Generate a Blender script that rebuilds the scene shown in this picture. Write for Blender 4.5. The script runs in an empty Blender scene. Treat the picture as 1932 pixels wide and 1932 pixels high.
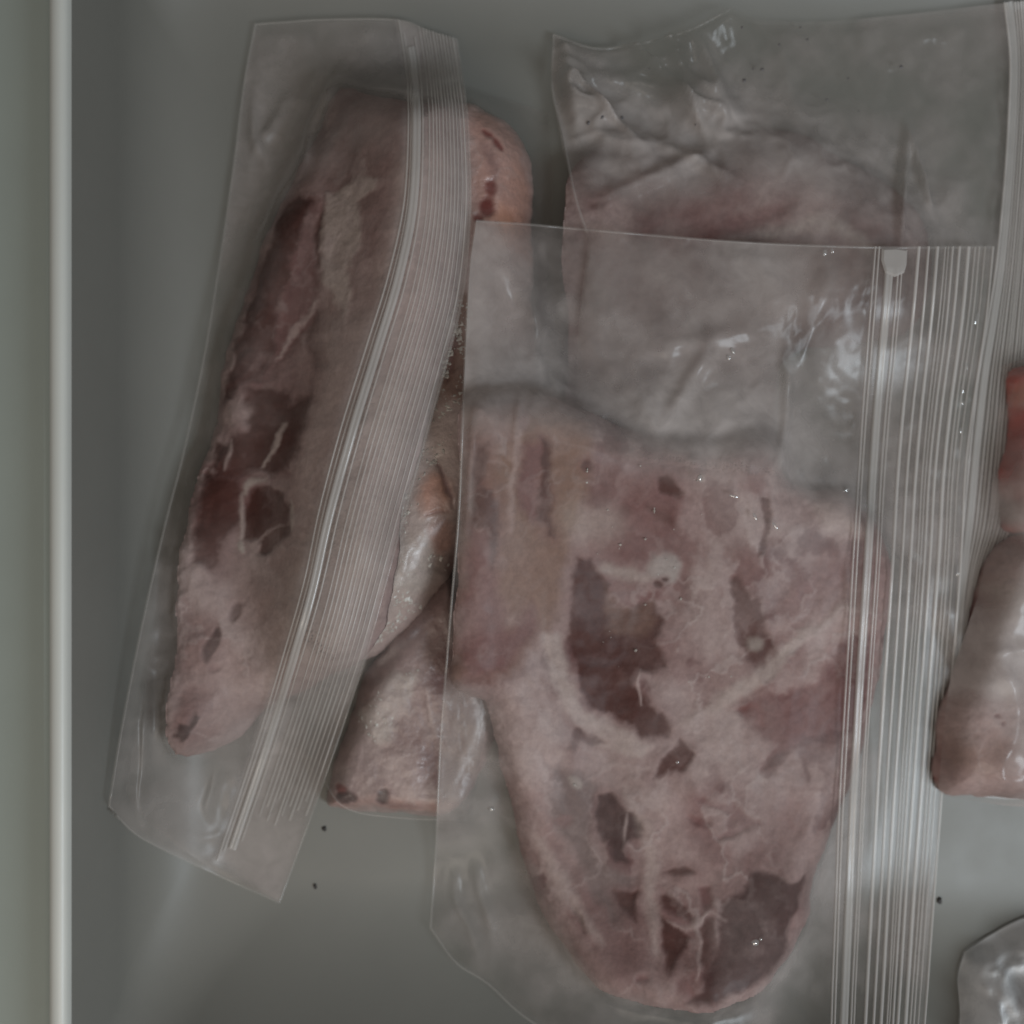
import bpy, math
import numpy as np

rng = np.random.default_rng(7)
scn = bpy.context.scene
col = scn.collection

# ------------------------------------------------------------------ camera, light, exposure
CAM_H = 0.38                       # camera height over the drawer floor (m)
FOV = math.radians(50)
S = 2 * CAM_H * math.tan(FOV / 2) / 1932.0     # metres per photo unit on the floor
cam_d = bpy.data.cameras.new('camera')
cam = bpy.data.objects.new('camera', cam_d)
col.objects.link(cam)
cam.location = (0, 0, CAM_H)
cam_d.sensor_fit = 'HORIZONTAL'
cam_d.angle = FOV
cam_d.clip_start = 0.01
cam_d.clip_end = 20
cam_d.dof.use_dof = True
cam_d.dof.focus_distance = CAM_H - 0.038
cam_d.dof.aperture_fstop = 4.6
scn.camera = cam

world = bpy.data.worlds.new('World')
scn.world = world
world.use_nodes = True
bg = world.node_tree.nodes['Background']
bg.inputs['Color'].default_value = (1.0, 0.97, 0.92, 1)
bg.inputs['Strength'].default_value = 0.16


def area(name, loc, target, sx, sy, power, color):
    d = bpy.data.lights.new(name, 'AREA')
    d.shape = 'RECTANGLE'
    d.size, d.size_y, d.energy, d.color = sx, sy, power, color
    o = bpy.data.objects.new(name, d)
    col.objects.link(o)
    o.location = loc
    v = np.array(target, float) - np.array(loc, float)
    from mathutils import Vector
    o.rotation_euler = Vector(v).to_track_quat('-Z', 'Y').to_euler()
    return o


# daylight from a window off to the right of the open drawer, and an added warm fill lamp above the front
area('window_light', (0.45, -0.31, 0.62), (0.08, -0.05, 0.0), 0.20, 0.28, 3.1, (0.82, 0.92, 1.0))
area('fill_light', (-0.06, -0.44, 0.58), (-0.02, -0.08, 0), 0.42, 0.30, 1.15, (1.0, 0.875, 0.755))

scn.view_settings.view_transform = 'Standard'
scn.view_settings.look = 'None'
scn.view_settings.exposure = 0.12
scn.view_settings.gamma = 1.0
scn.render.engine = 'CYCLES'
scn.cycles.transparent_max_bounces = 32
scn.cycles.max_bounces = 6
scn.cycles.diffuse_bounces = 3
scn.cycles.glossy_bounces = 2
scn.cycles.transmission_bounces = 2
scn.cycles.caustics_reflective = False
scn.cycles.use_denoising = True

# ------------------------------------------------------------------ numeric helpers
STEP = 0.0005
X0, X1, Y0, Y1 = -0.225, 0.235, -0.245, 0.225
gx = np.arange(X0, X1, STEP)
gy = np.arange(Y0, Y1, STEP)
NX, NY = len(gx), len(gy)
GX, GY = np.meshgrid(gx, gy)


def at(p, z):
    """photo units (0..1932) -> metres, for something standing at height z"""
    p = np.asarray(p, float)
    k = S * (CAM_H - z) / CAM_H
    return np.stack([(p[..., 0] - 966) * k, -(p[..., 1] - 966) * k], -1)


def lattice(n, seed):
    return np.random.default_rng(seed).random((n, n))


def vnoise(x, y, seed):
    n = 64
    L = lattice(n, seed)
    xi, yi = np.floor(x).astype(int), np.floor(y).astype(int)
    fx, fy = x - xi, y - yi
    fx = fx * fx * (3 - 2 * fx)
    fy = fy * fy * (3 - 2 * fy)
    a, b = L[yi % n, xi % n], L[yi % n, (xi + 1) % n]
    c, d = L[(yi + 1) % n, xi % n], L[(yi + 1) % n, (xi + 1) % n]
    return (a * (1 - fx) + b * fx) * (1 - fy) + (c * (1 - fx) + d * fx) * fy


def fbm(x, y, scale, seed, octv=4):
    """0..1; scale = size of the largest blobs in metres"""
    v, a, t = 0, 1.0, 0
    f = 1.0 / scale
    for o in range(octv):
        c, s = math.cos(o * 1.1 + seed), math.sin(o * 1.1 + seed)
        v = v + a * vnoise((x * c - y * s) * f + 17.3 * o, (x * s + y * c) * f + 5.1 * o, seed * 13 + o)
        t += a
        a *= 0.5
        f *= 2.03
    return v / t


def ridge(x, y, scale, seed, octv=3):
    return 1 - np.abs(2 * fbm(x, y, scale, seed, octv) - 1)


def sdf(poly, x, y):
    """signed distance, positive inside"""
    poly = np.asarray(poly, float)
    d2 = np.full(x.shape, 1e9)
    inside = np.zeros(x.shape, bool)
    n = len(poly)
    for i in range(n):
        ax, ay = poly[i]
        bx, by = poly[(i + 1) % n]
        ex, ey = bx - ax, by - ay
        wx, wy = x - ax, y - ay
        t = np.clip((wx * ex + wy * ey) / (ex * ex + ey * ey + 1e-12), 0, 1)
        d2 = np.minimum(d2, (wx - t * ex) ** 2 + (wy - t * ey) ** 2)
        if ay != by:
            c = ((ay > y) != (by > y)) & (x < (bx - ax) * (y - ay) / (by - ay) + ax)
            inside ^= c
    d = np.sqrt(d2)
    return np.where(inside, d, -d)


def curve_pts(pts, n, closed=False):
    """Catmull-Rom through pts, n points at even arc length"""
    p = np.asarray(pts, float)
    if closed:
        p = np.vstack([p[-1], p, p[0], p[1]])
    else:
        p = np.vstack([2 * p[0] - p[1], p, 2 * p[-1] - p[-2]])
    out = []
    for i in range(1, len(p) - 2):
        t = np.linspace(0, 1, 24, endpoint=False)[:, None]
        a, b, c, d = p[i - 1], p[i], p[i + 1], p[i + 2]
        out.append(0.5 * ((2 * b) + (-a + c) * t + (2 * a - 5 * b + 4 * c - d) * t ** 2 + (-a + 3 * b - 3 * c + d) * t ** 3))
    out.append(p[-2][None])
    q = np.vstack(out)
    s = np.r_[0, np.cumsum(np.linalg.norm(np.diff(q, axis=0), axis=1))]
    u = np.linspace(0, s[-1], n, endpoint=not closed)
    return np.stack([np.interp(u, s, q[:, k]) for k in range(q.shape[1])], -1)


_fy = np.fft.fftfreq(NY + 200)[:, None]
_fx = np.fft.rfftfreq(NX + 200)[None, :]


def blur(a, sigma):
    """gaussian blur, sigma in metres"""
    s = sigma / STEP
    b = np.pad(a, 100, mode='edge')
    k = np.exp(-2 * (math.pi * s) ** 2 * (_fx ** 2 + _fy ** 2))
    return np.fft.irfft2(np.fft.rfft2(b) * k, s=b.shape)[100:-100, 100:-100]


def dilate(a, r):
    n = max(1, int(r / STEP / 3))
    for _ in range(n):
        b = a.copy()
        for dx, dy in ((3, 0), (-3, 0), (0, 3), (0, -3), (2, 2), (-2, 2), (2, -2), (-2, -2)):
            np.maximum(b, np.roll(np.roll(a, dx, 1), dy, 0), out=b)
        a = b
    return a


def sample(H, x, y):
    u = np.clip((x - X0) / STEP, 0, NX - 2.001)
    v = np.clip((y - Y0) / STEP, 0, NY - 2.001)
    i, j = u.astype(int), v.astype(int)
    fu, fv = u - i, v - j
    return (H[j, i] * (1 - fu) + H[j, i + 1] * fu) * (1 - fv) + (H[j + 1, i] * (1 - fu) + H[j + 1, i + 1] * fu) * fv


def sstep(a, b, x):
    t = np.clip((x - a) / (b - a), 0, 1)
    return t * t * (3 - 2 * t)


# ------------------------------------------------------------------ object helpers
def tag(o, label=None, cat=None, group=None, kind=None):
    for k, v in (('label', label), ('category', cat), ('group', group), ('kind', kind)):
        if v:
            o[k] = v
    return o


def empty(name, loc=(0, 0, 0)):
    o = bpy.data.objects.new(name, None)
    o.empty_display_size = 0.01
    o.location = loc
    col.objects.link(o)
    return o


def mesh_obj(name, verts, faces, mat, parent=None, smooth=True, attrs=None, cattrs=None):
    me = bpy.data.meshes.new(name)
    verts = np.asarray(verts, float)
    if parent is not None:
        verts = verts - np.array(parent.location)
    me.from_pydata(verts.tolist(), [], faces.tolist() if isinstance(faces, np.ndarray) else faces)
    if smooth:
        me.polygons.foreach_set('use_smooth', np.ones(len(me.polygons), bool))
    for k, v in (attrs or {}).items():
        a = me.attributes.new(k, 'FLOAT', 'POINT')
        a.data.foreach_set('value', np.asarray(v, np.float32).ravel())
    for k, v in (cattrs or {}).items():
        a = me.attributes.new(k, 'FLOAT_COLOR', 'POINT')
        v = np.c_[v, np.ones(len(v))]
        a.data.foreach_set('color', v.astype(np.float32).ravel())
    me.materials.append(mat)
    me.update()
    o = bpy.data.objects.new(name, me)
    col.objects.link(o)
    if parent is not None:
        o.parent = parent
    return o


def grid_faces(nr, nc):
    i = np.arange((nr - 1) * (nc - 1))
    r, c = i // (nc - 1), i % (nc - 1)
    a = r * nc + c
    return np.stack([a, a + 1, a + nc + 1, a + nc], 1)


# ------------------------------------------------------------------ materials
def new_mat(name):
    m = bpy.data.materials.new(name)
    m.use_nodes = True
    nt = m.node_tree
    nt.nodes.clear()
    out = nt.nodes.new('ShaderNodeOutputMaterial')
    return m, nt, out


def node(nt, typ, **kw):
    n = nt.nodes.new(typ)
    for k, v in kw.items():
        if k in n.inputs:
            n.inputs[k].default_value = v
        else:
            setattr(n, k, v)
    return n


def math_node(nt, op, a, b=None, clamp=False):
    n = nt.nodes.new('ShaderNodeMath')
    n.operation = op
    n.use_clamp = clamp
    for k, v in ((0, a), (1, b)):
        if v is None:
            continue
        if isinstance(v, (int, float)):
            n.inputs[k].default_value = v
        else:
            nt.links.new(v, n.inputs[k])
    return n.outputs[0]


def noise_tex(nt, scale, detail=4, rough=0.55, dist=0.0):
    tc = nt.nodes.new('ShaderNodeNewGeometry')
    n = node(nt, 'ShaderNodeTexNoise', Scale=scale, Detail=detail, Roughness=rough, Distortion=dist)
    nt.links.new(tc.outputs['Position'], n.inputs['Vector'])
    return n.outputs['Fac']


def plastic_mat(name, colr, rough, bump=0.05):
    m, nt, out = new_mat(name)
    b = node(nt, 'ShaderNodeBsdfPrincipled', Roughness=rough)
    b.inputs['IOR'].default_value = 1.45
    n = noise_tex(nt, 26, 5, 0.6)
    mx = node(nt, 'ShaderNodeMix', data_type='RGBA')
    nt.links.new(n, mx.inputs[0])
    mx.inputs[6].default_value = (*[c * 0.93 for c in colr], 1)
    mx.inputs[7].default_value = (*[min(1, c * 1.06) for c in colr], 1)
    nt.links.new(mx.outputs[2], b.inputs['Base Color'])
    n2 = noise_tex(nt, 1800, 2, 0.5)
    n3 = noise_tex(nt, 60, 3, 0.5)
    bp = node(nt, 'ShaderNodeBump', Strength=bump, Distance=0.0006)
    nt.links.new(math_node(nt, 'ADD', n2, math_node(nt, 'MULTIPLY', n3, 1.5)), bp.inputs['Height'])
    nt.links.new(bp.outputs[0], b.inputs['Normal'])
    nt.links.new(math_node(nt, 'ADD', math_node(nt, 'MULTIPLY', n3, 0.15), rough - 0.08), b.inputs['Roughness'])
    nt.links.new(b.outputs[0], out.inputs['Surface'])
    return m


def meat_mat(name, bump=0.5, rough=0.42, coat=0.0, spec=0.5):
    m, nt, out = new_mat(name)
    b = node(nt, 'ShaderNodeBsdfPrincipled', Roughness=rough)
    b.inputs['Specular IOR Level'].default_value = spec
    b.inputs['Coat Weight'].default_value = coat
    b.inputs['Coat Roughness'].default_value = 0.16
    at_ = nt.nodes.new('ShaderNodeAttribute')
    at_.attribute_name = 'flesh'
    n = noise_tex(nt, 420, 5, 0.65, 0.4)
    ramp = nt.nodes.new('ShaderNodeValToRGB')
    ramp.color_ramp.elements[0].position = 0.3
    ramp.color_ramp.elements[0].color = (0.62, 0.58, 0.58, 1)
    ramp.color_ramp.elements[1].position = 0.72
    ramp.color_ramp.elements[1].color = (1.22, 1.2, 1.18, 1)
    nt.links.new(n, ramp.inputs[0])
    mx = node(nt, 'ShaderNodeMix', data_type='RGBA', blend_type='MULTIPLY')
    mx.inputs[0].default_value = 0.45
    nt.links.new(at_.outputs['Color'], mx.inputs[6])
    nt.links.new(ramp.outputs[0], mx.inputs[7])
    nt.links.new(mx.outputs[2], b.inputs['Base Color'])
    n2 = noise_tex(nt, 900, 4, 0.6)
    n3 = noise_tex(nt, 160, 4, 0.6)
    bp = node(nt, 'ShaderNodeBump', Strength=bump, Distance=0.0012)
    nt.links.new(math_node(nt, 'ADD', math_node(nt, 'MULTIPLY', n2, 0.5), n3), bp.inputs['Height'])
    nt.links.new(bp.outputs[0], b.inputs['Normal'])
    nt.links.new(b.outputs[0], out.inputs['Surface'])
    return m


def film_mat(name, tint=(0.60, 0.54, 0.515), rough=0.16, gloss=1.0, fixed=None, bump=0.06):
    """thin cloudy polythene: clear, a share of cloudiness ('cloud' attribute), and a sheen that grows at grazing angles"""
    m, nt, out = new_mat(name)
    tr = node(nt, 'ShaderNodeBsdfTransparent', Color=(0.97, 0.97, 0.965, 1))
    df = node(nt, 'ShaderNodeBsdfDiffuse', Color=(*tint, 1))
    tl = node(nt, 'ShaderNodeBsdfTranslucent', Color=(*tint, 1))
    gl = node(nt, 'ShaderNodeBsdfGlossy', Roughness=rough, Color=(1, 1, 1, 1))
    n1 = noise_tex(nt, 140, 5, 0.6, 0.6)
    n2 = noise_tex(nt, 900, 3, 0.6)
    bp = node(nt, 'ShaderNodeBump', Strength=bump, Distance=0.0012)
    nt.links.new(math_node(nt, 'ADD', n1, math_node(nt, 'MULTIPLY', n2, 0.12)), bp.inputs['Height'])
    nt.links.new(bp.outputs[0], gl.inputs['Normal'])
    ms = node(nt, 'ShaderNodeMixShader', Fac=0.35)
    nt.links.new(df.outputs[0], ms.inputs[1])
    nt.links.new(tl.outputs[0], ms.inputs[2])
    cl = node(nt, 'ShaderNodeMixShader')
    if fixed is None:
        a = nt.nodes.new('ShaderNodeAttribute')
        a.attribute_name = 'cloud'
        f = math_node(nt, 'MULTIPLY', a.outputs['Fac'], math_node(nt, 'ADD', math_node(nt, 'MULTIPLY', n1, 0.9), 0.55), clamp=True)
        nt.links.new(f, cl.inputs[0])
    else:
        cl.inputs[0].default_value = fixed
    nt.links.new(tr.outputs[0], cl.inputs[1])
    nt.links.new(ms.outputs[0], cl.inputs[2])
    lw = node(nt, 'ShaderNodeLayerWeight', Blend=0.5)
    nt.links.new(bp.outputs[0], lw.inputs['Normal'])
    fr = math_node(nt, 'ADD', math_node(nt, 'MULTIPLY', math_node(nt, 'POWER', lw.outputs['Facing'], 4.0), 0.8), 0.045)
    if fixed is None:
        sh = nt.nodes.new('ShaderNodeAttribute')
        sh.attribute_name = 'sheen'                # film pressed on wet meat loses its mirror sheen
        fr = math_node(nt, 'MULTIPLY', fr, sh.outputs['Fac'])
    fr = math_node(nt, 'MULTIPLY', fr, gloss, clamp=True)
    mg = nt.nodes.new('ShaderNodeMixShader')
    nt.links.new(fr, mg.inputs[0])
    nt.links.new(cl.outputs[0], mg.inputs[1])
    nt.links.new(gl.outputs[0], mg.inputs[2])
    nt.links.new(mg.outputs[0], out.inputs['Surface'])
    return m


M_TRAY = plastic_mat('grey_plastic', (0.190, 0.187, 0.169), 0.5)
M_LIP = plastic_mat('lit_lip_plastic', (0.56, 0.57, 0.535), 0.4)  # same drawer plastic, colour lightened for the light its edge catches
M_FLANGE = plastic_mat('lit_flange_plastic', (0.40, 0.45, 0.415), 0.45)  # colour raised to stand in for light reaching the flange from the left
M_MEAT = meat_mat('frozen_meat', 0.22, 0.6, 0.0, 0.12)
M_MEAT_WET = meat_mat('moist_meat', 0.4, 0.4, 0.2)
M_FILM = film_mat('polythene_film', rough=0.25, gloss=0.27)
M_FILM_CRISP = film_mat('crisp_polythene', rough=0.2, gloss=0.18)
M_FILM_DULL = film_mat('frosted_polythene', rough=0.34, gloss=0.35)
M_FILM_CLEAR = film_mat('clear_film', rough=0.24, gloss=0.28)
M_FILM_GREY = film_mat('grey_film', tint=(0.86, 0.86, 0.86), rough=0.3, gloss=0.25)
M_RIDGE = film_mat('zip_plastic', tint=(0.86, 0.82, 0.79), rough=0.2, fixed=0.62, gloss=0.7, bump=0.05)
M_RIDGE_DULL = film_mat('dull_zip_plastic', tint=(0.78, 0.74, 0.70), rough=0.3, fixed=0.42, gloss=0.8, bump=0.05)
M_TRACK = film_mat('zip_track_plastic', tint=(0.72, 0.69, 0.66), rough=0.25, fixed=0.60, gloss=1.0, bump=0.05)
M_EDGE = film_mat('seam_plastic', tint=(0.66, 0.63, 0.60), rough=0.25, fixed=0.2, gloss=0.7, bump=0.05)


def simple_mat(name, colr, rough):
    m, nt, out = new_mat(name)
    b = node(nt, 'ShaderNodeBsdfPrincipled', Roughness=rough)
    n = noise_tex(nt, 1500, 3)
    mx = node(nt, 'ShaderNodeMix', data_type='RGBA')
    nt.links.new(n, mx.inputs[0])
    mx.inputs[6].default_value = (*[c * 0.7 for c in colr], 1)
    mx.inputs[7].default_value = (*[c * 1.25 for c in colr], 1)
    nt.links.new(mx.outputs[2], b.inputs['Base Color'])
    nt.links.new(b.outputs[0], out.inputs['Surface'])
    return m


M_CRUMB = simple_mat('dark_crumb', (0.035, 0.03, 0.028), 0.7)
M_ICE = simple_mat('frost', (0.50, 0.47, 0.43), 0.35)
M_DROP = simple_mat('dark_droplet', (0.11, 0.10, 0.10), 0.3)

# ------------------------------------------------------------------ the drawer
FX0, FX1 = -0.1258, 0.262           # floor edges
FY0, FY1 = -0.132, 0.190
WALL_H = 0.062
FIL = 0.030
ZL = np.array([0, 0.00012, 0.0005, 0.0011, 0.002, 0.0032, 0.0047, 0.0066, 0.009, 0.012, 0.0155, 0.020, 0.025, 0.0295, 0.038, 0.048, WALL_H - 0.004])
_q = np.minimum(ZL, FIL)
_f = np.sqrt(np.maximum(FIL ** 2 - (FIL - _q) ** 2, 0)) - FIL
OUT_SIDE = _f + np.maximum(ZL - FIL, 0) * 0.12                     # rounded foot, near-upright wall
OUT_BACK = _f + ZL * 0.35
OUT_FRONT = np.sqrt(ZL / 12.5) - 0.006                              # the front curves up as a shallow ramp


def rrect(x0, x1, y0, y1, r, n=10, m=14):
    pts = []
    cor = ((x1 - r, y1 - r, 0), (x0 + r, y1 - r, 90), (x0 + r, y0 + r, 180), (x1 - r, y0 + r, 270))
    for cx, cy, a0 in cor:
        for k in range(n + 1):
            a = math.radians(a0 + 90 * k / n)
            pts.append((cx + r * math.cos(a), cy + r * math.sin(a)))
    return np.array(pts)


def build_drawer():
    root = empty('freezer_drawer', (0, 0, 0))
    tag(root, 'grey-green plastic freezer drawer with a raised lip lightened as if catching light, holding all the bags', 'drawer')
    n = 44

    def loop(os_, ob, of, z, r):
        return np.c_[rrect(FX0 - os_, FX1 + os_, FY0 - of, FY1 + ob, r), np.full(n, z)]

    def loft(V):
        return [(k * n + (j + 1) % n, k * n + j, (k + 1) * n + j, (k + 1) * n + (j + 1) % n) for k in range(len(V) - 1) for j in range(n)]
    V = [loop(-0.05, -0.05, -0.05, 0, 0.006)]
    for k in range(len(ZL)):
        V.append(loop(OUT_SIDE[k], OUT_BACK[k], OUT_FRONT[k], ZL[k], 0.030 - 0.0008 * k))
    F = [f[::-1] for f in loft(V)]
    F.append(tuple(range(n)))
    F = [tuple(reversed(f)) if i < len(F) - 1 else f for i, f in enumerate(F)]
    mesh_obj('tray', np.vstack(V), F, M_TRAY, root)
    W = WALL_H
    s0, k0, f0 = OUT_SIDE[-1], OUT_BACK[-1], OUT_FRONT[-1]
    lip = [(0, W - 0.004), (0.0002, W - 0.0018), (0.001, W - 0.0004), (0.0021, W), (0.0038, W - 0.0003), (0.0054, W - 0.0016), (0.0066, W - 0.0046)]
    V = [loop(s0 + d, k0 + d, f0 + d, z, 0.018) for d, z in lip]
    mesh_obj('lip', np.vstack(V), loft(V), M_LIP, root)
    fl = [(0.0066, W - 0.0046), (0.0082, W - 0.010), (0.0135, W - 0.0165), (0.066, W - 0.030)]
    V = [loop(s0 + d, k0 + d, f0 + d, z, 0.018) for d, z in fl]
    mesh_obj('flange', np.vstack(V), loft(V), M_FLANGE, root)


build_drawer()


def wall_height(d, outs):
    """height of the drawer surface at distance d outside the floor edge"""
    return np.interp(d, np.r_[outs, outs[-1] + 0.002], np.r_[ZL, WALL_H])


H_TRAY = H = np.maximum(np.maximum(wall_height(FX0 - GX, OUT_SIDE), wall_height(GY - FY1, OUT_BACK)), wall_height(FY0 - GY, OUT_FRONT))

# ------------------------------------------------------------------ meat
PAL = {
    'web': (0.41, 0.325, 0.31), 'maroon': (0.125, 0.052, 0.050), 'bloom': (0.36, 0.285, 0.27), 'fresh': (0.46, 0.040, 0.018), 'flesh': (0.278, 0.186, 0.174), 'lean': (0.068, 0.022, 0.017), 'dark': (0.046, 0.015, 0.013), 'mid': (0.165, 0.078, 0.074), 'base': (0.36, 0.25, 0.23),
    'fat': (0.45, 0.365, 0.335), 'pale': (0.44, 0.335, 0.315), 'frost': (0.42, 0.37, 0.33), 'red': (0.15, 0.020, 0.013), 'pink': (0.40, 0.20, 0.155),
    'salmon': (0.50, 0.24, 0.16), 'brown': (0.20, 0.115, 0.085), 'purple': (0.155, 0.106, 0.099), 'grey': (0.36, 0.32, 0.30),
}


HOLD = {'lean': 1, 'dark': 1, 'red': 1, 'purple': 0.8, 'mid': 0.75, 'brown': 0.8, 'maroon': 0.7}     # how far each keeps the fat web out


def ell(cx, cy, rx, ry, ang=0, n=18):
    a = np.linspace(0, 2 * math.pi, n, endpoint=False)
    c, s = math.cos(math.radians(ang)), math.sin(math.radians(ang))
    x, y = rx * np.cos(a), ry * np.sin(a)
    return np.c_[cx + x * c - y * s, cy + x * s + y * c]


def stroke(pts, w):
    p = curve_pts(pts, 16) if len(pts) > 2 else curve_pts([pts[0], (np.array(pts[0]) + np.array(pts[1])) / 2, pts[1]], 10)
    d = np.gradient(p, axis=0)
    nrm = np.c_[-d[:, 1], d[:, 0]] / (np.linalg.norm(d, axis=1)[:, None] + 1e-9)
    ww = w * np.sin(np.linspace(0.25, math.pi - 0.25, len(p)))[:, None]
    return np.vstack([p + nrm * ww, (p - nrm * ww)[::-1]])


def paint(mh, patches, base, seed, mottled=0.10, warp=0.0018, web=0.0, veil=0.0, halo=0.6, pockets=0.0):
    """flesh colour: lean, fat and frost areas with ragged borders"""
    x, y, shape = mh['x'], mh['y'], mh['d'].shape
    wx = (fbm(x, y, 0.009, seed + 1) - 0.5) * warp * 2.6 + (fbm(x, y, 0.0028, seed + 3, 3) - 0.5) * warp * 1.2
    wy = (fbm(x, y, 0.009, seed + 2) - 0.5) * warp * 2.6 + (fbm(x, y, 0.0028, seed + 4, 3) - 0.5) * warp * 1.2
    c = np.empty((*shape, 3))
    c[:] = PAL[base]
    m = fbm(x, y, 0.018, seed + 5, 5)[..., None]
    c *= 1 + (m - 0.5) * 4 * mottled
    v = ridge(x, y, 0.02, seed + 6, 4)[..., None]
    c = c + np.clip(v - 0.86, 0, 1) * 4 * mottled * (np.array(PAL['fat']) - c)
    b1 = np.clip((fbm(x, y, 0.012, seed + 11, 4) - 0.5) * 5, 0, 1)[..., None] * min(0.55, mottled * 3.2)
    c = c * (1 - b1) + (np.array(PAL['mid']) * 0.6 + np.array(PAL[base]) * 0.4) * b1
    rel = np.zeros(shape)
    dark = np.zeros(shape)
    if pockets > 0:
        # small pockets of lean scattered between the fat
        k = pockets * sstep(0.60, 0.70, fbm(x + wx, (y + wy) * 0.75, 0.013, seed + 51, 4))
        c = c * (1 - k[..., None]) + np.array(PAL['maroon']) * 0.8 * k[..., None]
        dark = np.maximum(dark, k * 0.8)
    for pt in patches:
        nm, poly, alpha, soft = pt
        alpha = min(1.0, alpha * (1.35 if nm in ('mid', 'brown') else 1.05))
        pw = place(np.asarray(poly, float), mh['zmap'])
        soft = soft * 1.15
        pad = soft * S * 4.6 + warp * 3
        lo, hi = pw.min(0) - pad, pw.max(0) + pad
        sel = (x > lo[0]) & (x < hi[0]) & (y > lo[1]) & (y < hi[1])
        if not sel.any():
            continue
        k = float(np.clip(np.sqrt(np.prod(np.ptp(pw, axis=0))) / 0.011, 0.3, 1.0))
        d = sdf(pw, x[sel] + wx[sel] * k, y[sel] + wy[sel] * k)
        if nm in ('lean', 'dark') and halo > 0:
            # muscle thins out under the membrane round each lean island
            h_ = (halo * alpha * sstep(-soft * S * 4.5, soft * S, d) * (0.4 + 0.9 * fbm(x[sel], y[sel], 0.008, seed + 8, 4)))[:, None].clip(0, 1)
            c[sel] = c[sel] * (1 - h_) + np.array(PAL['maroon']) * 1.25 * h_
            dark[sel] = np.maximum(dark[sel], h_[:, 0] * 0.6)
        k = alpha * sstep(-soft * S, soft * S, d)
        k = k * np.clip(0.62 + 0.9 * fbm(x[sel], y[sel], 0.007, seed + 9, 4), 0, 1)
        k = k[:, None]
        c[sel] = c[sel] * (1 - k) + np.array(PAL[nm]) * k
        if nm in HOLD:
            dark[sel] = np.maximum(dark[sel], k[:, 0] * HOLD[nm])
        rel[sel] += k[:, 0] * (-0.0007 if nm in ('lean', 'dark', 'mid', 'red', 'purple') else 0.0004)
    if web > 0:
        # web of pale fat and membrane running through the lean
        ax, ay = x + wx * 2, y + wy * 2
        amt = sstep(0.35, 0.65, fbm(x, y, 0.03, seed + 31, 3))
        k = web * (sstep(0.80, 0.97, ridge(ax, ay * 0.7, 0.042, seed + 32, 3)) * (0.35 + 0.65 * amt) + 0.8 * sstep(0.88, 0.99, ridge(ax, ay, 0.014, seed + 33, 3)) * (0.25 + 0.75 * amt))
        k = (np.clip(k, 0, 0.8) * (1 - 0.85 * dark))[..., None]
        c = c * (1 - k) + np.array(PAL['web']) * k
        rel += k[..., 0] * 0.0004
    if veil > 0:
        # uneven bloom of frost on the frozen surface
        k = (veil * sstep(0.38, 0.72, fbm(x, y, 0.024, seed + 41, 5)) * (1 - 0.9 * dark))[..., None]
        c = c * (1 - k) + np.array(PAL['bloom']) * k
    return np.clip(c, 0, 1), rel


def meat_height(outline, zref, base_map, thick, round_, seed, lump=0.003, edge=0.16):
    poly = place(curve_pts(outline, 110, True), base_map + thick * 0.45)
    lo, hi = poly.min(0) - 0.004, poly.max(0) + 0.004
    i0, i1 = np.searchsorted(gx, lo[0]), np.searchsorted(gx, hi[0])
    j0, j1 = np.searchsorted(gy, lo[1]), np.searchsorted(gy, hi[1])
    x, y = GX[j0:j1, i0:i1], GY[j0:j1, i0:i1]
    d = sdf(poly, x + (fbm(x, y, 0.014, seed + 20, 5) - 0.5) * 0.0042, y + (fbm(x, y, 0.014, seed + 21, 5) - 0.5) * 0.0042)
    q = np.clip(d / round_, 0, 1)
    prof = edge + (1 - edge) * np.sin(q * math.pi / 2) ** 0.8
    top = base_map[j0:j1, i0:i1] + thick * prof + (fbm(x, y, 0.03, seed + 22, 3) - 0.5) * lump * 2 * q + (fbm(x, y, 0.006, seed + 23, 4) - 0.5) * 0.0014 * q
    return dict(win=(j0, j1, i0, i1), d=d, top=top, x=x, y=y, bot=base_map[j0:j1, i0:i1], zmap=base_map + thick)


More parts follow.
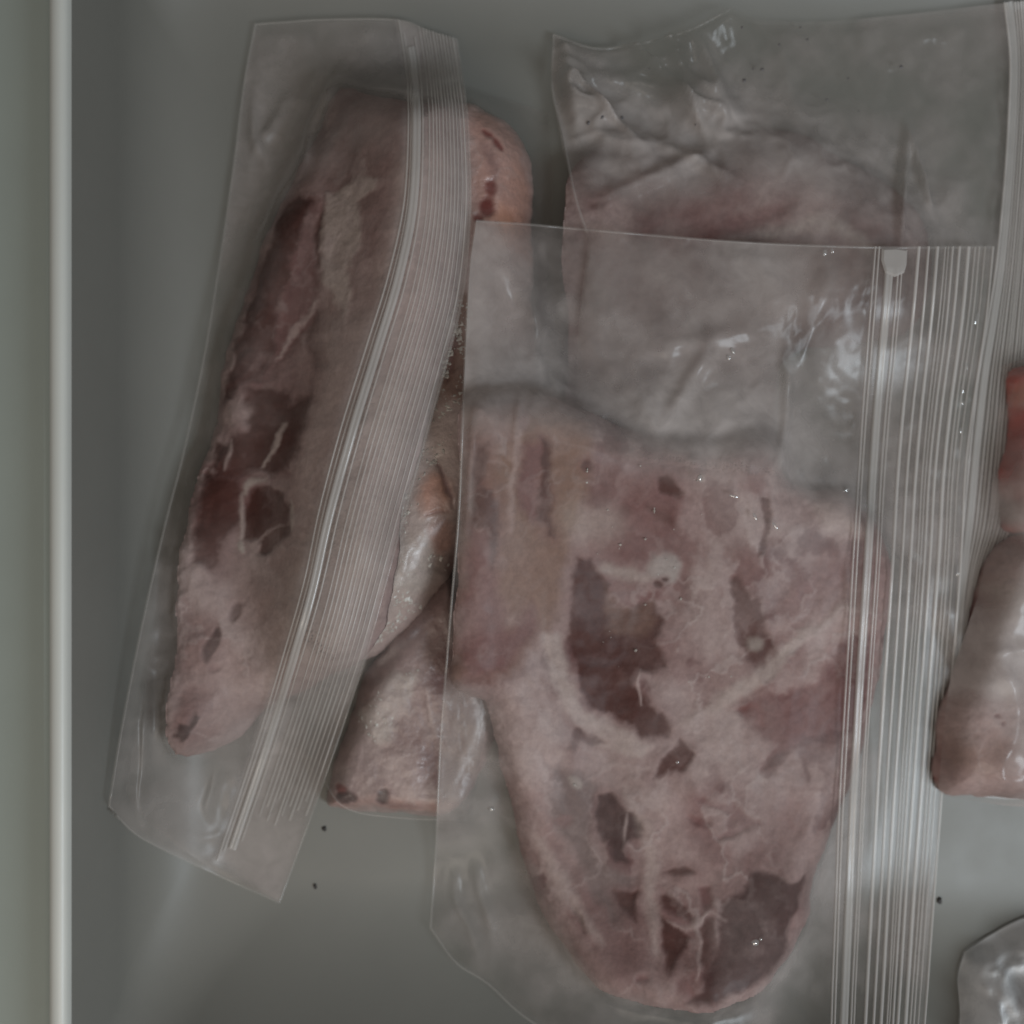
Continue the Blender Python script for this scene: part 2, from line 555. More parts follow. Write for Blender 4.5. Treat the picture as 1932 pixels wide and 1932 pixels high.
def meat_mesh(name, mh, colr, rel, mat, label, cat='meat', group=None):
    d, x, y = mh['d'], mh['x'], mh['y']
    top = mh['top'] + rel
    nr, nc = d.shape
    ins = d > 0
    cell = ins[:-1, :-1] | ins[1:, :-1] | ins[:-1, 1:] | ins[1:, 1:]
    used = np.zeros_like(ins)
    used[:-1, :-1] |= cell
    used[1:, :-1] |= cell
    used[:-1, 1:] |= cell
    used[1:, 1:] |= cell
    gyv, gxv = np.gradient(d, STEP)
    gn = gxv ** 2 + gyv ** 2 + 1e-6
    out = used & ~ins
    px = np.where(out, x - gxv / gn * d, x)
    py = np.where(out, y - gyv / gn * d, y)
    idx = -np.ones(d.shape, int)
    idx[used] = np.arange(used.sum())
    r, c = np.nonzero(cell)
    top_f = np.stack([idx[r, c], idx[r, c + 1], idx[r + 1, c + 1], idx[r + 1, c]], 1)
    n = used.sum()
    vt = np.c_[px[used], py[used], top[used]]
    # coarse skirt: boundary edges drop to the bottom
    e = np.vstack([top_f[:, [0, 1]], top_f[:, [1, 2]], top_f[:, [2, 3]], top_f[:, [3, 0]]])
    key = np.sort(e, 1)
    u, inv, cnt = np.unique(key, axis=0, return_inverse=True, return_counts=True)
    be = e[cnt[inv.ravel()] == 1]
    bv = np.unique(be)
    remap = -np.ones(n, int)
    remap[bv] = n + np.arange(len(bv))
    botz = mh['bot'][used][bv]
    vb = np.c_[vt[bv, 0], vt[bv, 1], botz]
    loc = (float(vt[:, 0].mean()), float(vt[:, 1].mean()), float(botz.min()))
    skirt = np.stack([be[:, 1], be[:, 0], remap[be[:, 0]], remap[be[:, 1]]], 1)
    # underside: the same outline, followed row by row
    full = -np.ones(n, int)
    full[bv] = remap[bv]
    rest = np.nonzero(full < 0)[0]
    full[rest] = n + len(bv) + np.arange(len(rest))
    vu = np.c_[vt[rest, 0], vt[rest, 1], mh['bot'][used][rest]]
    under = full[top_f[:, ::-1]]
    verts = np.vstack([vt, vb, vu])
    faces = top_f.tolist() + skirt.tolist() + under.tolist()
    cc = colr[used]
    cc = np.vstack([cc, cc[bv], cc[rest]])
    o = mesh_obj(name, verts - np.array(loc), faces, mat, None, True, None, {'flesh': cc})
    o.location = loc
    tag(o, label, cat, group)
    return o


def frost_specks(parent, polys, zref, zmap, n, r0, r1, seed, name='frost_crust', lift=0.0002):
    """tiny crystals of frost sticking to the surface"""
    g = np.random.default_rng(seed)
    base = np.array([(1, 0, 0), (-1, 0, 0), (0, 1, 0), (0, -1, 0), (0, 0, 1), (0, 0, -1)], float)
    bf = [(0, 2, 4), (2, 1, 4), (1, 3, 4), (3, 0, 4), (2, 0, 5), (1, 2, 5), (3, 1, 5), (0, 3, 5)]
    V, F = [], []
    for poly, share in polys:
        pw = place(np.asarray(poly, float), zmap)
        lo, hi = pw.min(0), pw.max(0)
        m = int(n * share)
        p = lo + g.random((m * 6, 2)) * (hi - lo)
        d = sdf(pw, p[:, 0], p[:, 1])
        w = fbm(p[:, 0], p[:, 1], 0.006, seed, 3)
        p = p[(d > 0) & (w > 0.48)][:m]
        for q in p:
            r = r0 + (r1 - r0) * g.random() ** 2.5
            b = base * (r * (0.6 + 0.8 * g.random(3))) * np.array([1, 1, 0.55])
            a = g.random() * 6.28
            c, s = math.cos(a), math.sin(a)
            b = np.c_[b[:, 0] * c - b[:, 1] * s, b[:, 0] * s + b[:, 1] * c, b[:, 2]] + (g.random((6, 3)) - 0.5) * r * 0.5
            z = float(sample(zmap, q[0:1], q[1:2])[0])
            k = len(V) * 6
            V.append(b + np.array([q[0], q[1], z + lift]))
            F += [tuple(i + k for i in f) for f in bf]
    o = mesh_obj(name, np.vstack(V), F, M_ICE, parent, False)
    o['kind'] = 'stuff'
    return o


# ------------------------------------------------------------------ bags
def place(p, zmap, it=7):
    """photo units -> metres for points lying on the surface zmap"""
    p = np.asarray(p, float)
    z = np.full(p.shape[:-1], 0.02)
    for _ in range(it):
        q = at2(p, z)
        z = 0.35 * z + 0.65 * sample(zmap, q[..., 0], q[..., 1])
    return at2(p, z)


def at2(p, z):
    k = (S * (CAM_H - z) / CAM_H)[..., None]
    return np.stack([p[..., 0] - 966, -(p[..., 1] - 966)], -1) * k


def bag_maps(H, meats, gap=0.0005, tent=0.006, seed=1):
    """top of the contents -> height of the upper film"""
    top = H.copy()
    for mh in meats:
        j0, j1, i0, i1 = mh['win']
        t_ = top[j0:j1, i0:i1]
        top[j0:j1, i0:i1] = np.where(mh['d'] > -0.0005, np.maximum(t_, mh['top'] + 0.0006), t_)
    s = blur(dilate(top, 0.003), tent)
    f = blur(dilate(top, 0.0035), 0.0028)
    f = blur(np.maximum(s, f), 0.0012)
    bag_maps.top = top
    return np.maximum(f, top) + gap


def coons(top, bot, left, right, nu, nv, zmap=None):
    E = [curve_pts(top, nu), curve_pts(bot, nu), curve_pts(left, nv), curve_pts(right, nv)]
    if zmap is not None:
        E = [place(e, zmap) for e in E]
        E = [curve_pts(e[::3] if len(e) % 3 == 1 else np.vstack([e[::3], e[-1:]]), len(e)) for e in E]
    t_, b_, l_, r_ = E
    u = np.linspace(0, 1, nu)[None, :, None]
    v = np.linspace(0, 1, nv)[:, None, None]
    C = (1 - v) * t_[None] + v * b_[None] + (1 - u) * l_[:, None] + u * r_[:, None]
    C -= (1 - u) * (1 - v) * t_[0] + u * (1 - v) * t_[-1] + (1 - u) * v * b_[0] + u * v * b_[-1]
    return C


def crease(px, py, a, b, s_, h_, seed=0):
    """a soft crease from a to b that fades out at its ends"""
    ex, ey = b[0] - a[0], b[1] - a[1]
    L_ = math.hypot(ex, ey)
    tt = ((px - a[0]) * ex + (py - a[1]) * ey) / L_ ** 2
    d = ((px - a[0]) * ey - (py - a[1]) * ex) / L_ + 14 * (vnoise(tt * 3 + 7.3 * seed + 20, tt * 0 + seed, seed + 3) - 0.5)
    fade = sstep(-0.15, 0.35, tt) * sstep(1.15, 0.65, tt)
    return h_ * np.exp(-(d / s_) ** 2) * fade


def make_bag(name, label, edges, zref, back, front, cloud, wrinkle, seed, mat, group=None, step=0.0009, wrinkle_fn=None, cloud_fn=None, meats=(), cling=0.6, seal=False):
    top, bot, left, right = edges
    L = S * max(np.ptp(np.array(top)[:, 0]), 50)
    W = S * max(np.ptp(np.array(left)[:, 1]), 50)
    nu, nv = int(L / step), int(W / step)
    XY = coons(top, bot, left, right, nu, nv, blur(front, 0.0015))
    C = XY * (CAM_H / (S * (CAM_H - sample(blur(front, 0.003), XY[..., 0], XY[..., 1]))))[..., None]
    C = np.stack([966 + C[..., 0], 966 - C[..., 1]], -1)
    x, y = XY[..., 0], XY[..., 1]
    u = np.linspace(0, 1, nu)[None, :]
    v = np.linspace(0, 1, nv)[:, None]
    inner = np.minimum(np.minimum(u, 1 - u) * L, np.minimum(v, 1 - v) * W)
    free = sstep(0, 0.006, inner)
    zb = sample(back, x, y)
    zf = sample(front, x, y)
    w = ridge(x * 1.0, y * 0.55, 0.035, seed, 3) ** 3 * 0.0028 + ridge(x, y, 0.012, seed + 1, 3) ** 3 * 0.0011 + fbm(x, y, 0.05, seed + 2, 2) * 0.002
    w = w * wrinkle
    if wrinkle_fn is not None:
        w = wrinkle_fn(w, C[..., 0], C[..., 1], x, y)
    zf = np.maximum(zf, zb + 0.0006) + w * (0.25 + 0.75 * free)
    if seal:
        zf = zb + 0.0005 + np.maximum(zf - zb - 0.0005, 0) * (0.12 + 0.88 * sstep(0, 0.0055, inner))     # films meet in the seam
    cl = cloud * (0.15 + 1.75 * sstep(0.25, 0.75, fbm(x, y, 0.028, seed + 5, 5))) + 0.10 * np.clip(ridge(x, y, 0.02, seed + 7, 4) - 0.8, 0, 1) * 3
    sheen = np.ones_like(cl)
    for mh in meats:
        m_ = np.zeros_like(front)
        j0, j1, i0, i1 = mh['win']
        m_[j0:j1, i0:i1] = sstep(0.0, 0.006, mh['d'])
        m_ = sample(m_, x, y)
        cl = cl * (1 - cling * m_)
        sheen *= 1 - 0.8 * m_
    if cloud_fn is not None:
        cl = cloud_fn(cl, C[..., 0], C[..., 1], x, y)
    loc = (float(x.mean()), float(y.mean()), float(zb.min()))
    root = empty(name, loc)
    tag(root, label, 'plastic bag', group)
    F = grid_faces(nv, nu)[:, ::-1]
    mesh_obj('front_film', np.c_[x.ravel(), y.ravel(), zf.ravel()], F, mat, root, True, {'cloud': cl, 'sheen': sheen})
    mesh_obj('back_film', np.c_[x.ravel(), y.ravel(), zb.ravel()], F, mat, root, True, {'cloud': cl * 0.45, 'sheen': sheen})
    poly = np.vstack([XY[0], XY[1:, -1], XY[-1, ::-1][1:], XY[::-1, 0][1:-1]])
    return root, dict(XY=XY, x=x, y=y, zf=zf, poly=poly[::4], C=C, nu=nu, nv=nv)


def apply_bag(H, info):
    """raise the work surface to the top of a finished bag"""
    m = sdf(info['poly'], GX, GY) > 0
    T = np.full(H.shape, -1.0)
    i = np.clip(((info['x'] - X0) / STEP).round().astype(int), 0, NX - 1)
    j = np.clip(((info['y'] - Y0) / STEP).round().astype(int), 0, NY - 1)
    np.maximum.at(T, (j.ravel(), i.ravel()), info['zf'].ravel())
    T = dilate(T, 0.003)
    return np.where(m, np.maximum(H, T + 0.0003), H)


def strip(name, path, w, h, mat, parent, zmap, lift=0.0003, profile='round', zoff=None):
    """a low moulded ridge running along path (n,2 in metres)"""
    z = sample(zmap, path[:, 0], path[:, 1]) + lift
    if zoff is not None:
        z = z + zoff
    d = np.gradient(path, axis=0)
    d = d / (np.linalg.norm(d, axis=1)[:, None] + 1e-12)
    nrm = np.c_[-d[:, 1], d[:, 0]]
    if profile == 'round':
        a = np.linspace(0, math.pi, 6)
        pr = [(math.cos(k) * w / 2, math.sin(k) * h) for k in a]
    else:
        pr = [(w / 2, 0), (w / 2 * 0.86, h), (w * 0.12, h), (0, h * 0.6), (-w * 0.12, h), (-w / 2 * 0.86, h), (-w / 2, 0)]
    ww = np.atleast_1d(1.0)
    V = np.stack([np.c_[path + nrm * q[0], z + q[1]] for q in pr], 1)
    n, m = V.shape[:2]
    F = grid_faces(n, m)
    return mesh_obj(name, V.reshape(-1, 3), F, mat, parent)


def zip_band(root, left, right, zref, zmap, spec, n=120):
    l_, r_ = curve_pts(left, n), curve_pts(right, n)
    for nm, t_, w, h, a, b, mat in spec:
        p = l_ * (1 - t_) + r_ * t_
        wob = (np.random.default_rng(int(t_ * 999)).random(9) - 0.5) * 1.6
        p = p + np.interp(np.linspace(0, 8, n), np.arange(9), wob)[:, None] * np.array([1.0, 0])
        i0, i1 = int(a * (n - 1)), int(b * (n - 1)) + 1
        strip(nm, place(p[i0:i1], zmap), w, h, mat, root, zmap, profile='track' if nm == 'zip_track' else 'round')


def seam(root, pts, zref, zmap, w=0.0011, n=120):
    strip('edge_seam', place(curve_pts(pts, n), zmap), w, 0.00025, M_EDGE, root, zmap, lift=0.00025)


def front_map(info, H):
    """smooth lookup of the finished upper film for things fixed on it"""
    T = np.full(H.shape, np.nan)
    i = np.clip(((info['x'] - X0) / STEP).round().astype(int), 0, NX - 1)
    j = np.clip(((info['y'] - Y0) / STEP).round().astype(int), 0, NY - 1)
    acc = np.zeros(H.shape)
    cnt = np.zeros(H.shape)
    np.add.at(acc, (j.ravel(), i.ravel()), info['zf'].ravel())
    np.add.at(cnt, (j.ravel(), i.ravel()), 1.0)
    a, c = blur(acc, 0.0009), blur(cnt, 0.0009)
    a2, c2 = blur(acc, 0.004), blur(cnt, 0.004)
    far = a2 / np.maximum(c2, 1e-6)
    return np.where(c > 0.02, a / np.maximum(c, 1e-6), far)


def in_poly(poly, px, py, soft):
    d = sdf(np.asarray(poly, float), px, py)
    return sstep(-soft, soft, d)


def base_for(H, extra=0.0008):
    """frozen meat is stiff: its underside bridges hollows"""
    return np.maximum(blur(dilate(H, 0.009), 0.011), H + 0.0002) + extra


# ================================================================== 1. pork pieces lying bare-edged in a thin clear wrap
Z1 = 0.018
out_rib = [(800, 215), (880, 183), (925, 208), (965, 232), (992, 268), (1004, 315), (1006, 380), (1002, 450), (1010, 600), (1000, 800), (930, 960), (858, 1065), (822, 1130), (762, 1190), (700, 1246), (640, 1250), (600, 1150), (650, 900), (720, 600), (770, 350)]
out_belly = [(810, 1120), (860, 1100), (905, 1230), (945, 1330), (925, 1430), (850, 1535), (760, 1537), (700, 1531), (628, 1524), (616, 1495), (645, 1410), (668, 1335), (690, 1265), (750, 1190)]
b0 = base_for(H)
mh_belly = meat_height(out_belly, 0.012, b0, 0.013, 0.009, 41, 0.002)
mh_rib = meat_height(out_rib, 0.022, b0, 0.026, 0.014, 31, 0.003)
pb = [('frost', [(736, 1274), (790, 1264), (774, 1312), (755, 1349), (731, 1392), (707, 1397), (696, 1373), (672, 1352), (715, 1322)], 0.8, 10),
      ('pale', [(715, 1425), (780, 1425), (785, 1500), (720, 1500)], 0.7, 18), ('mid', [(784, 1400), (830, 1395), (832, 1485), (800, 1485)], 0.7, 12),
      ('pink', [(618, 1500), (860, 1515), (860, 1545), (618, 1530)], 0.8, 8),
      ('dark', ell(648, 1506, 20, 15), 1.0, 4), ('red', ell(640, 1490, 13, 10), 0.9, 4), ('dark', ell(721, 1506, 12, 17, 20), 0.95, 5), ('mid', ell(760, 1526, 30, 6), 0.5, 6),
      ('mid', stroke([(860, 1300), (850, 1400), (840, 1500)], 14), 0.4, 10), ('pale', stroke([(806, 1290), (815, 1350), (828, 1390)], 6), 0.7, 5),
      ('mid', [(820, 1180), (900, 1240), (880, 1330), (810, 1280)], 0.6, 16)]
c_belly, r_belly = paint(mh_belly, pb, 'flesh', 41, 0.13, web=0.5, veil=0.7)
pr = [('pink', [(880, 185), (1010, 230), (1015, 470), (890, 470)], 0.7, 20), ('salmon', ell(950, 405, 26, 26), 0.75, 18), ('salmon', ell(980, 340, 12, 60), 0.35, 12),
      ('red', ell(920, 251, 12, 6, 30), 0.95, 4), ('red', ell(938, 269, 14, 7, 50), 0.97, 4), ('mid', stroke([(910, 270), (935, 320), (930, 340)], 12), 0.5, 10),
      ('red', ell(926, 352, 13, 16), 0.92, 5), ('red', ell(918, 386, 16, 18), 0.97, 5), ('red', ell(901, 408, 9, 8), 0.9, 4), ('mid', ell(1015, 390, 8, 40), 0.5, 6),
      ('brown', [(830, 540), (900, 540), (900, 760), (830, 760)], 0.85, 16), ('mid', stroke([(845, 560), (860, 640), (845, 720)], 9), 0.6, 8),
      ('fat', [(700, 780), (870, 770), (860, 900), (840, 1060), (790, 1150), (690, 1240), (640, 1200)], 0.9, 25),
      ('salmon', ell(822, 938, 34, 40), 0.85, 12), ('pink', ell(835, 1015, 24, 34), 0.9, 10), ('red', stroke([(800, 972), (830, 966), (850, 968)], 3), 0.55, 3),
      ('mid', stroke([(828, 875), (842, 915), (858, 960)], 5), 0.9, 4), ('frost', ell(770, 1060, 46, 60, 20), 0.7, 18), ('mid', stroke([(810, 1150), (845, 1100), (858, 1040)], 8), 0.6, 8)]
c_rib, r_rib = paint(mh_rib, pr, 'pale', 31, 0.10, web=0.4, veil=0.35)
o_belly = meat_mesh('pork_belly_piece', mh_belly, c_belly, r_belly, M_MEAT_WET, 'flat pink-brown meat piece with two dark red spots along its straight cut end')
o_rib = meat_mesh('pork_rib_piece', mh_rib, c_rib, r_rib, M_MEAT_WET, 'pinkish meat piece with dark red marrow spots on its rounded end beside the zipper strip')
f1 = bag_maps(H, [mh_belly, mh_rib], 0.0004, 0.004)
topz = bag_maps.top - 0.0006
frost_specks(o_rib, [([(700, 800), (790, 790), (850, 800), (850, 900), (800, 900), (780, 1000), (850, 1060), (800, 1140), (690, 1230), (660, 1180)], 0.8), ([(835, 560), (890, 560), (880, 760), (820, 800)], 0.2)], 0.04, topz, 1500, 0.0003, 0.0010, 5)
frost_specks(o_belly, [([(736, 1274), (790, 1264), (755, 1349), (707, 1397), (672, 1352)], 1.0)], 0.022, topz, 160, 0.0002, 0.0007, 6)
e1 = ([(770, 165), (850, 160), (930, 178), (1035, 215)], [(600, 1448), (650, 1522), (760, 1543), (880, 1546)],
      [(770, 165), (700, 600), (600, 1100), (590, 1300), (600, 1448)], [(1035, 215), (1042, 420), (1000, 800), (950, 1200), (880, 1546)])
root1, info = make_bag('food_wrap', 'thin clear wrap clinging to the meat piece with dark red marrow spots', e1, 0.02, H + 0.0003, f1, 0.05, 0.35, 11, M_FILM_CLEAR)
seam(root1, e1[1], 0.02, front_map(info, H), 0.0006)
H = apply_bag(H, info)

# ================================================================== 2. upper right bag of minced meat
out_mince = [(1074, 330), (1130, 262), (1210, 250), (1300, 282), (1400, 240), (1500, 236), (1600, 290), (1700, 350), (1764, 440), (1750, 600), (1640, 640), (1500, 665), (1472, 760), (1462, 900), (1300, 960), (1110, 950), (1066, 800), (1078, 640), (1060, 470)]
back2 = np.maximum(blur(H, 0.005), H) + 0.0005
b2 = base_for(back2, 0.0004)
mh_mince = meat_height(out_mince, 0.022, b2, 0.014, 0.024, 51, 0.003, edge=0.05)
pm = [('pale', ell(1545, 385, 45, 55, 20), 0.6, 22), ('lean', ell(1600, 420, 26, 34), 0.5, 16), ('mid', ell(1300, 400, 120, 26, -20), 0.55, 30), ('mid', stroke([(1240, 470), (1400, 420), (1500, 380)], 24), 0.55, 20),
      ('frost', stroke([(1440, 440), (1560, 420), (1640, 470)], 14), 0.5, 12), ('pale', ell(1150, 420, 40, 50), 0.4, 20), ('lean', ell(1130, 380, 14, 8), 0.6, 6)]
c_m, r_m = paint(mh_mince, pm, 'purple', 51, 0.34, veil=0.55)
o_m = meat_mesh('minced_meat', mh_mince, c_m, r_m, M_MEAT, 'flat slab of dull purplish minced meat in the bag against the back wall')
f2 = bag_maps(back2, [mh_mince], 0.0005, 0.008)
TOP2 = [(1044, 66), (1130, 92), (1230, 76), (1310, 52), (1376, 18), (1430, 40), (1560, 42), (1700, 30), (1893, 6)]
zl2 = [(1893, 6), (1904, 120), (1896, 300), (1880, 480), (1862, 600), (1842, 720), (1822, 900), (1806, 1100), (1802, 1262)]
zr2 = [(1962, 0), (1966, 150), (1960, 300), (1946, 500), (1931, 720), (1926, 810), (1907, 985), (1868, 1082), (1832, 1190), (1812, 1262)]
e2 = (TOP2[:-1] + [(1962, 0)], [(1085, 860), (1400, 900), (1650, 1000), (1812, 1262)],
      [(1044, 66), (1042, 165), (1060, 250), (1085, 370), (1108, 440), (1090, 640), (1085, 860)], zr2)
band2 = zl2 + zr2[::-1]
fold_a = [(1310, 50), (1376, 18), (1350, 120), (1335, 170)]


def wr2(w, px, py, x, y):
    calm = in_poly(band2, px, py, 14)
    w = w * (1 - 0.93 * calm)
    crump = sstep(1460, 1330, px) * sstep(300, 200, py)
    w = w + crump * (ridge(x + 0.7 * y, y * 0.38 - 0.2 * x, 0.020, 77, 2) ** 5 * 0.010 + ridge(x * 0.4 - 0.5 * y, y + 0.3 * x, 0.017, 78, 2) ** 6 * 0.006)
    # a pinched fold standing up from the film
    w = w + crease(px, py, (1704, 235), (1684, 500), 7, 0.0045, 4) + crease(px, py, (1700, 240), (1752, 400), 6, 0.0045, 6)
    d2 = np.abs((py - 300) - (1320 - px) * 0.45)
    w = w + 0.003 * np.exp(-(d2 / 16) ** 2) * sstep(1100, 1160, px) * sstep(1380, 1300, px)
    d3 = np.abs((py - 285) - (px - 1250) * 0.45)
    w = w + 0.003 * np.exp(-(d3 / 12) ** 2) * sstep(1230, 1260, px) * sstep(1420, 1350, px)
    return w


def cl2(c, px, py, x, y):
    c = c + 0.52 * in_poly([(1050, 220), (1200, 200), (1330, 220), (1480, 190), (1640, 250), (1780, 380), (1720, 440), (1560, 370), (1400, 340), (1150, 370)], px, py, 60) * (0.3 + 1.2 * fbm(x, y, 0.02, 8, 5))
    return c + 0.16 * in_poly(band2, px, py, 6)


root2, info = make_bag('zip_bag', 'crumpled cloudy zip bag of minced meat lying against the back wall', e2, 0.024, back2, f2, 0.20, 1.0, 21, M_FILM_CRISP, 'zip-top freezer bags', meats=[mh_mince], cling=0.25, wrinkle_fn=wr2, cloud_fn=cl2)
fm = front_map(info, H)
spec = [('zip_ridge', 0.03, 0.0009, 0.0005, 0, 1, M_RIDGE), ('zip_track', 0.15, 0.0028, 0.0006, 0, 1, M_TRACK)]
spec += [('zip_ridge', t_, w_, 0.0004, 0.0, 1, M_RIDGE) for t_, w_ in ((0.30, .0006), (0.38, .0005), (0.46, .0007), (0.54, .0005), (0.61, .0006), (0.68, .0005), (0.76, .0007), (0.84, .0005), (0.91, .0006), (0.985, .0009))]
zip_band(root2, zl2, zr2, 0.024, fm, spec)
seam(root2, TOP2[:5], 0.024, fm, 0.0009)
seam(root2, e2[2][:5], 0.024, fm, 0.0009)
for k, (px, py, r) in enumerate([(1438, 131, 3.2), (1404, 152, 3.4), (1400, 52, 2.4), (1421, 130, 2), (1510, 52, 2), (1600, 148, 2), (1700, 126, 3), (1470, 85, 2), (1523, 75, 2), (1560, 188, 2), (1312, 235, 1.6), (1225, 130, 1.8), (1110, 232, 3.5), (1136, 221, 3), (1174, 222, 3), (1620, 210, 1.6)]):
    p = place(np.array([[px, py]], float), fm)[0]
    z = float(sample(fm, p[0:1], p[1:2])[0])
    a = np.linspace(0, 2 * math.pi, 9)[:-1]
    rr = r * S * (0.8 + 0.4 * np.random.default_rng(k).random(8))
    V = np.vstack([np.c_[p[0] + rr * np.cos(a), p[1] + rr * np.sin(a) * 1.2, np.full(8, z + 0.0001)], np.c_[p[0] + rr * 0.6 * np.cos(a), p[1] + rr * 0.7 * np.sin(a), np.full(8, z + 0.0001 + r * S * 0.5)], [[p[0], p[1], z + 0.0001 + r * S * 0.65]]])
    F = [(i, (i + 1) % 8, 8 + (i + 1) % 8, 8 + i) for i in range(8)] + [(8 + i, 8 + (i + 1) % 8, 16) for i in range(8)]
    mesh_obj('droplet', V, F, M_DROP, root2)
H = apply_bag(H, info)

# ================================================================== 3. packages along the right
out_red = [(1918, 700), (1950, 690), (2060, 690), (2080, 850), (2060, 1000), (1950, 1008), (1900, 992), (1897, 900), (1912, 820), (1906, 760)]
out_pale = [(1800, 1300), (1830, 1225), (1856, 1110), (1895, 1025), (1960, 1008), (2070, 1015), (2090, 1250), (2070, 1490), (1935, 1510), (1850, 1503), (1776, 1492), (1782, 1400)]
back3 = np.maximum(blur(H, 0.004), H) + 0.0004
H3 = H
b3 = base_for(np.where(GX > 0.13, np.minimum(H, 0.010), H), 0.0006)
b3 = np.full_like(H, 0.0012)
mh_red = meat_height(out_red, 0.012, b3, 0.012, 0.008, 61, 0.002)
mh_pale = meat_height(out_pale, 0.014, b3, 0.015, 0.010, 71, 0.002)
p_red = [('dark', ell(1910, 960, 26, 28), 0.8, 8), ('salmon', ell(1945, 740, 25, 22), 0.6, 12), ('pale', ell(1935, 975, 14, 22), 0.7, 8), ('red', ell(1925, 860, 16, 50), 0.5, 14)]
c_red, r_red = paint(mh_red, p_red, 'fresh', 61, 0.12, web=0.3)
p_pale = [('frost', [(1880, 1110), (1960, 1080), (1960, 1250), (1900, 1240)], 0.6, 24), ('lean', stroke([(1862, 1135), (1852, 1180), (1838, 1240)], 5), 0.9, 4), ('mid', stroke([(1872, 1130), (1850, 1220), (1820, 1290)], 22), 0.4, 18),
          ('red', ell(1783, 1488, 11, 6), 0.95, 4), ('mid', ell(1880, 1350, 7, 4), 0.8, 3), ('mid', ell(1893, 1365, 5, 5), 0.7, 3), ('mid', ell(1905, 1215, 16, 10), 0.6, 6), ('mid', ell(1800, 1450, 20, 40), 0.4, 20),
          ('grey', ell(1935, 1320, 20, 120), 0.6, 20), ('brown', ell(1860, 1430, 60, 40), 0.35, 25)]
c_pale, r_pale = paint(mh_pale, p_pale, 'base', 71, 0.10, web=0.5, veil=0.6)
o_red = meat_mesh('beef_piece', mh_red, c_red, r_red, M_MEAT_WET, 'deep red glistening meat piece peeking out at the cut-off side of a zipper strip')
o_pale = meat_mesh('pale_meat_piece', mh_pale, c_pale, r_pale, M_MEAT, 'pale greyish-pink meat block with a dark slit, below the deep red meat')
flat = np.full_like(H, 0.0004)
f3 = bag_maps(flat, [mh_red, mh_pale], 0.0004, 0.004)
e3 = ([(1888, 690), (1960, 672), (2095, 672)], [(1768, 1498), (1850, 1512), (1950, 1520), (2100, 1500)],
      [(1888, 690), (1870, 900), (1850, 1090), (1790, 1290), (1768, 1498)], [(2095, 672), (2110, 1000), (2100, 1500)])
root3, info = make_bag('clear_pouch', 'clear pouch wrapping the red and greyish-pink meat near the bright corner of the floor', e3, 0.012, flat, f3, 0.38, 1.2, 33, M_FILM_CLEAR)
H = np.maximum(H, np.where(sdf(info['poly'], GX, GY) > 0, 0, 0))

out_dark = [(1905, 1925), (1922, 1895), (1960, 1855), (2060, 1850), (2070, 1990), (1930, 2010), (1885, 1980)]
flat_g = np.maximum(wall_height(FY0 - GY, OUT_FRONT), 0) + 0.0004
mh_dk = meat_height(out_dark, 0.012, flat_g + 0.0008, 0.008, 0.008, 81, 0.002)
c_dk, r_dk = paint(mh_dk, [('red', ell(1930, 1925, 20, 30), 0.6, 12)], 'dark', 81, 0.3)
o_dk = meat_mesh('dark_meat_piece', mh_dk, c_dk, r_dk, M_MEAT_WET, 'almost black meat piece inside the small knotted grey bag')
f4 = bag_maps(flat_g, [mh_dk], 0.0004, 0.005)
e4 = ([(1824, 1800), (1872, 1768), (1936, 1734), (2070, 1690)], [(1812, 2010), (1900, 2020), (2090, 2020)],
      [(1824, 1800), (1812, 1850), (1818, 1920), (1812, 2010)], [(2070, 1690), (2085, 1850), (2090, 2020)])


def wr4(w, px, py, x, y):
    k = np.exp(-(((px - 1868) / 40) ** 2 + ((py - 1890) / 34) ** 2))
    return w + k * ridge(x, y, 0.010, 91, 3) ** 3 * 0.009 + ridge(x, y, 0.009, 92, 3) ** 3 * 0.004


root4, info = make_bag('knotted_bag', 'small grey-tinted crumpled bag with dark meat in the corner below the greyish-pink block', e4, 0.012, flat_g, f4, 1.15, 2.2, 43, M_FILM_GREY, wrinkle_fn=wr4, seal=True)

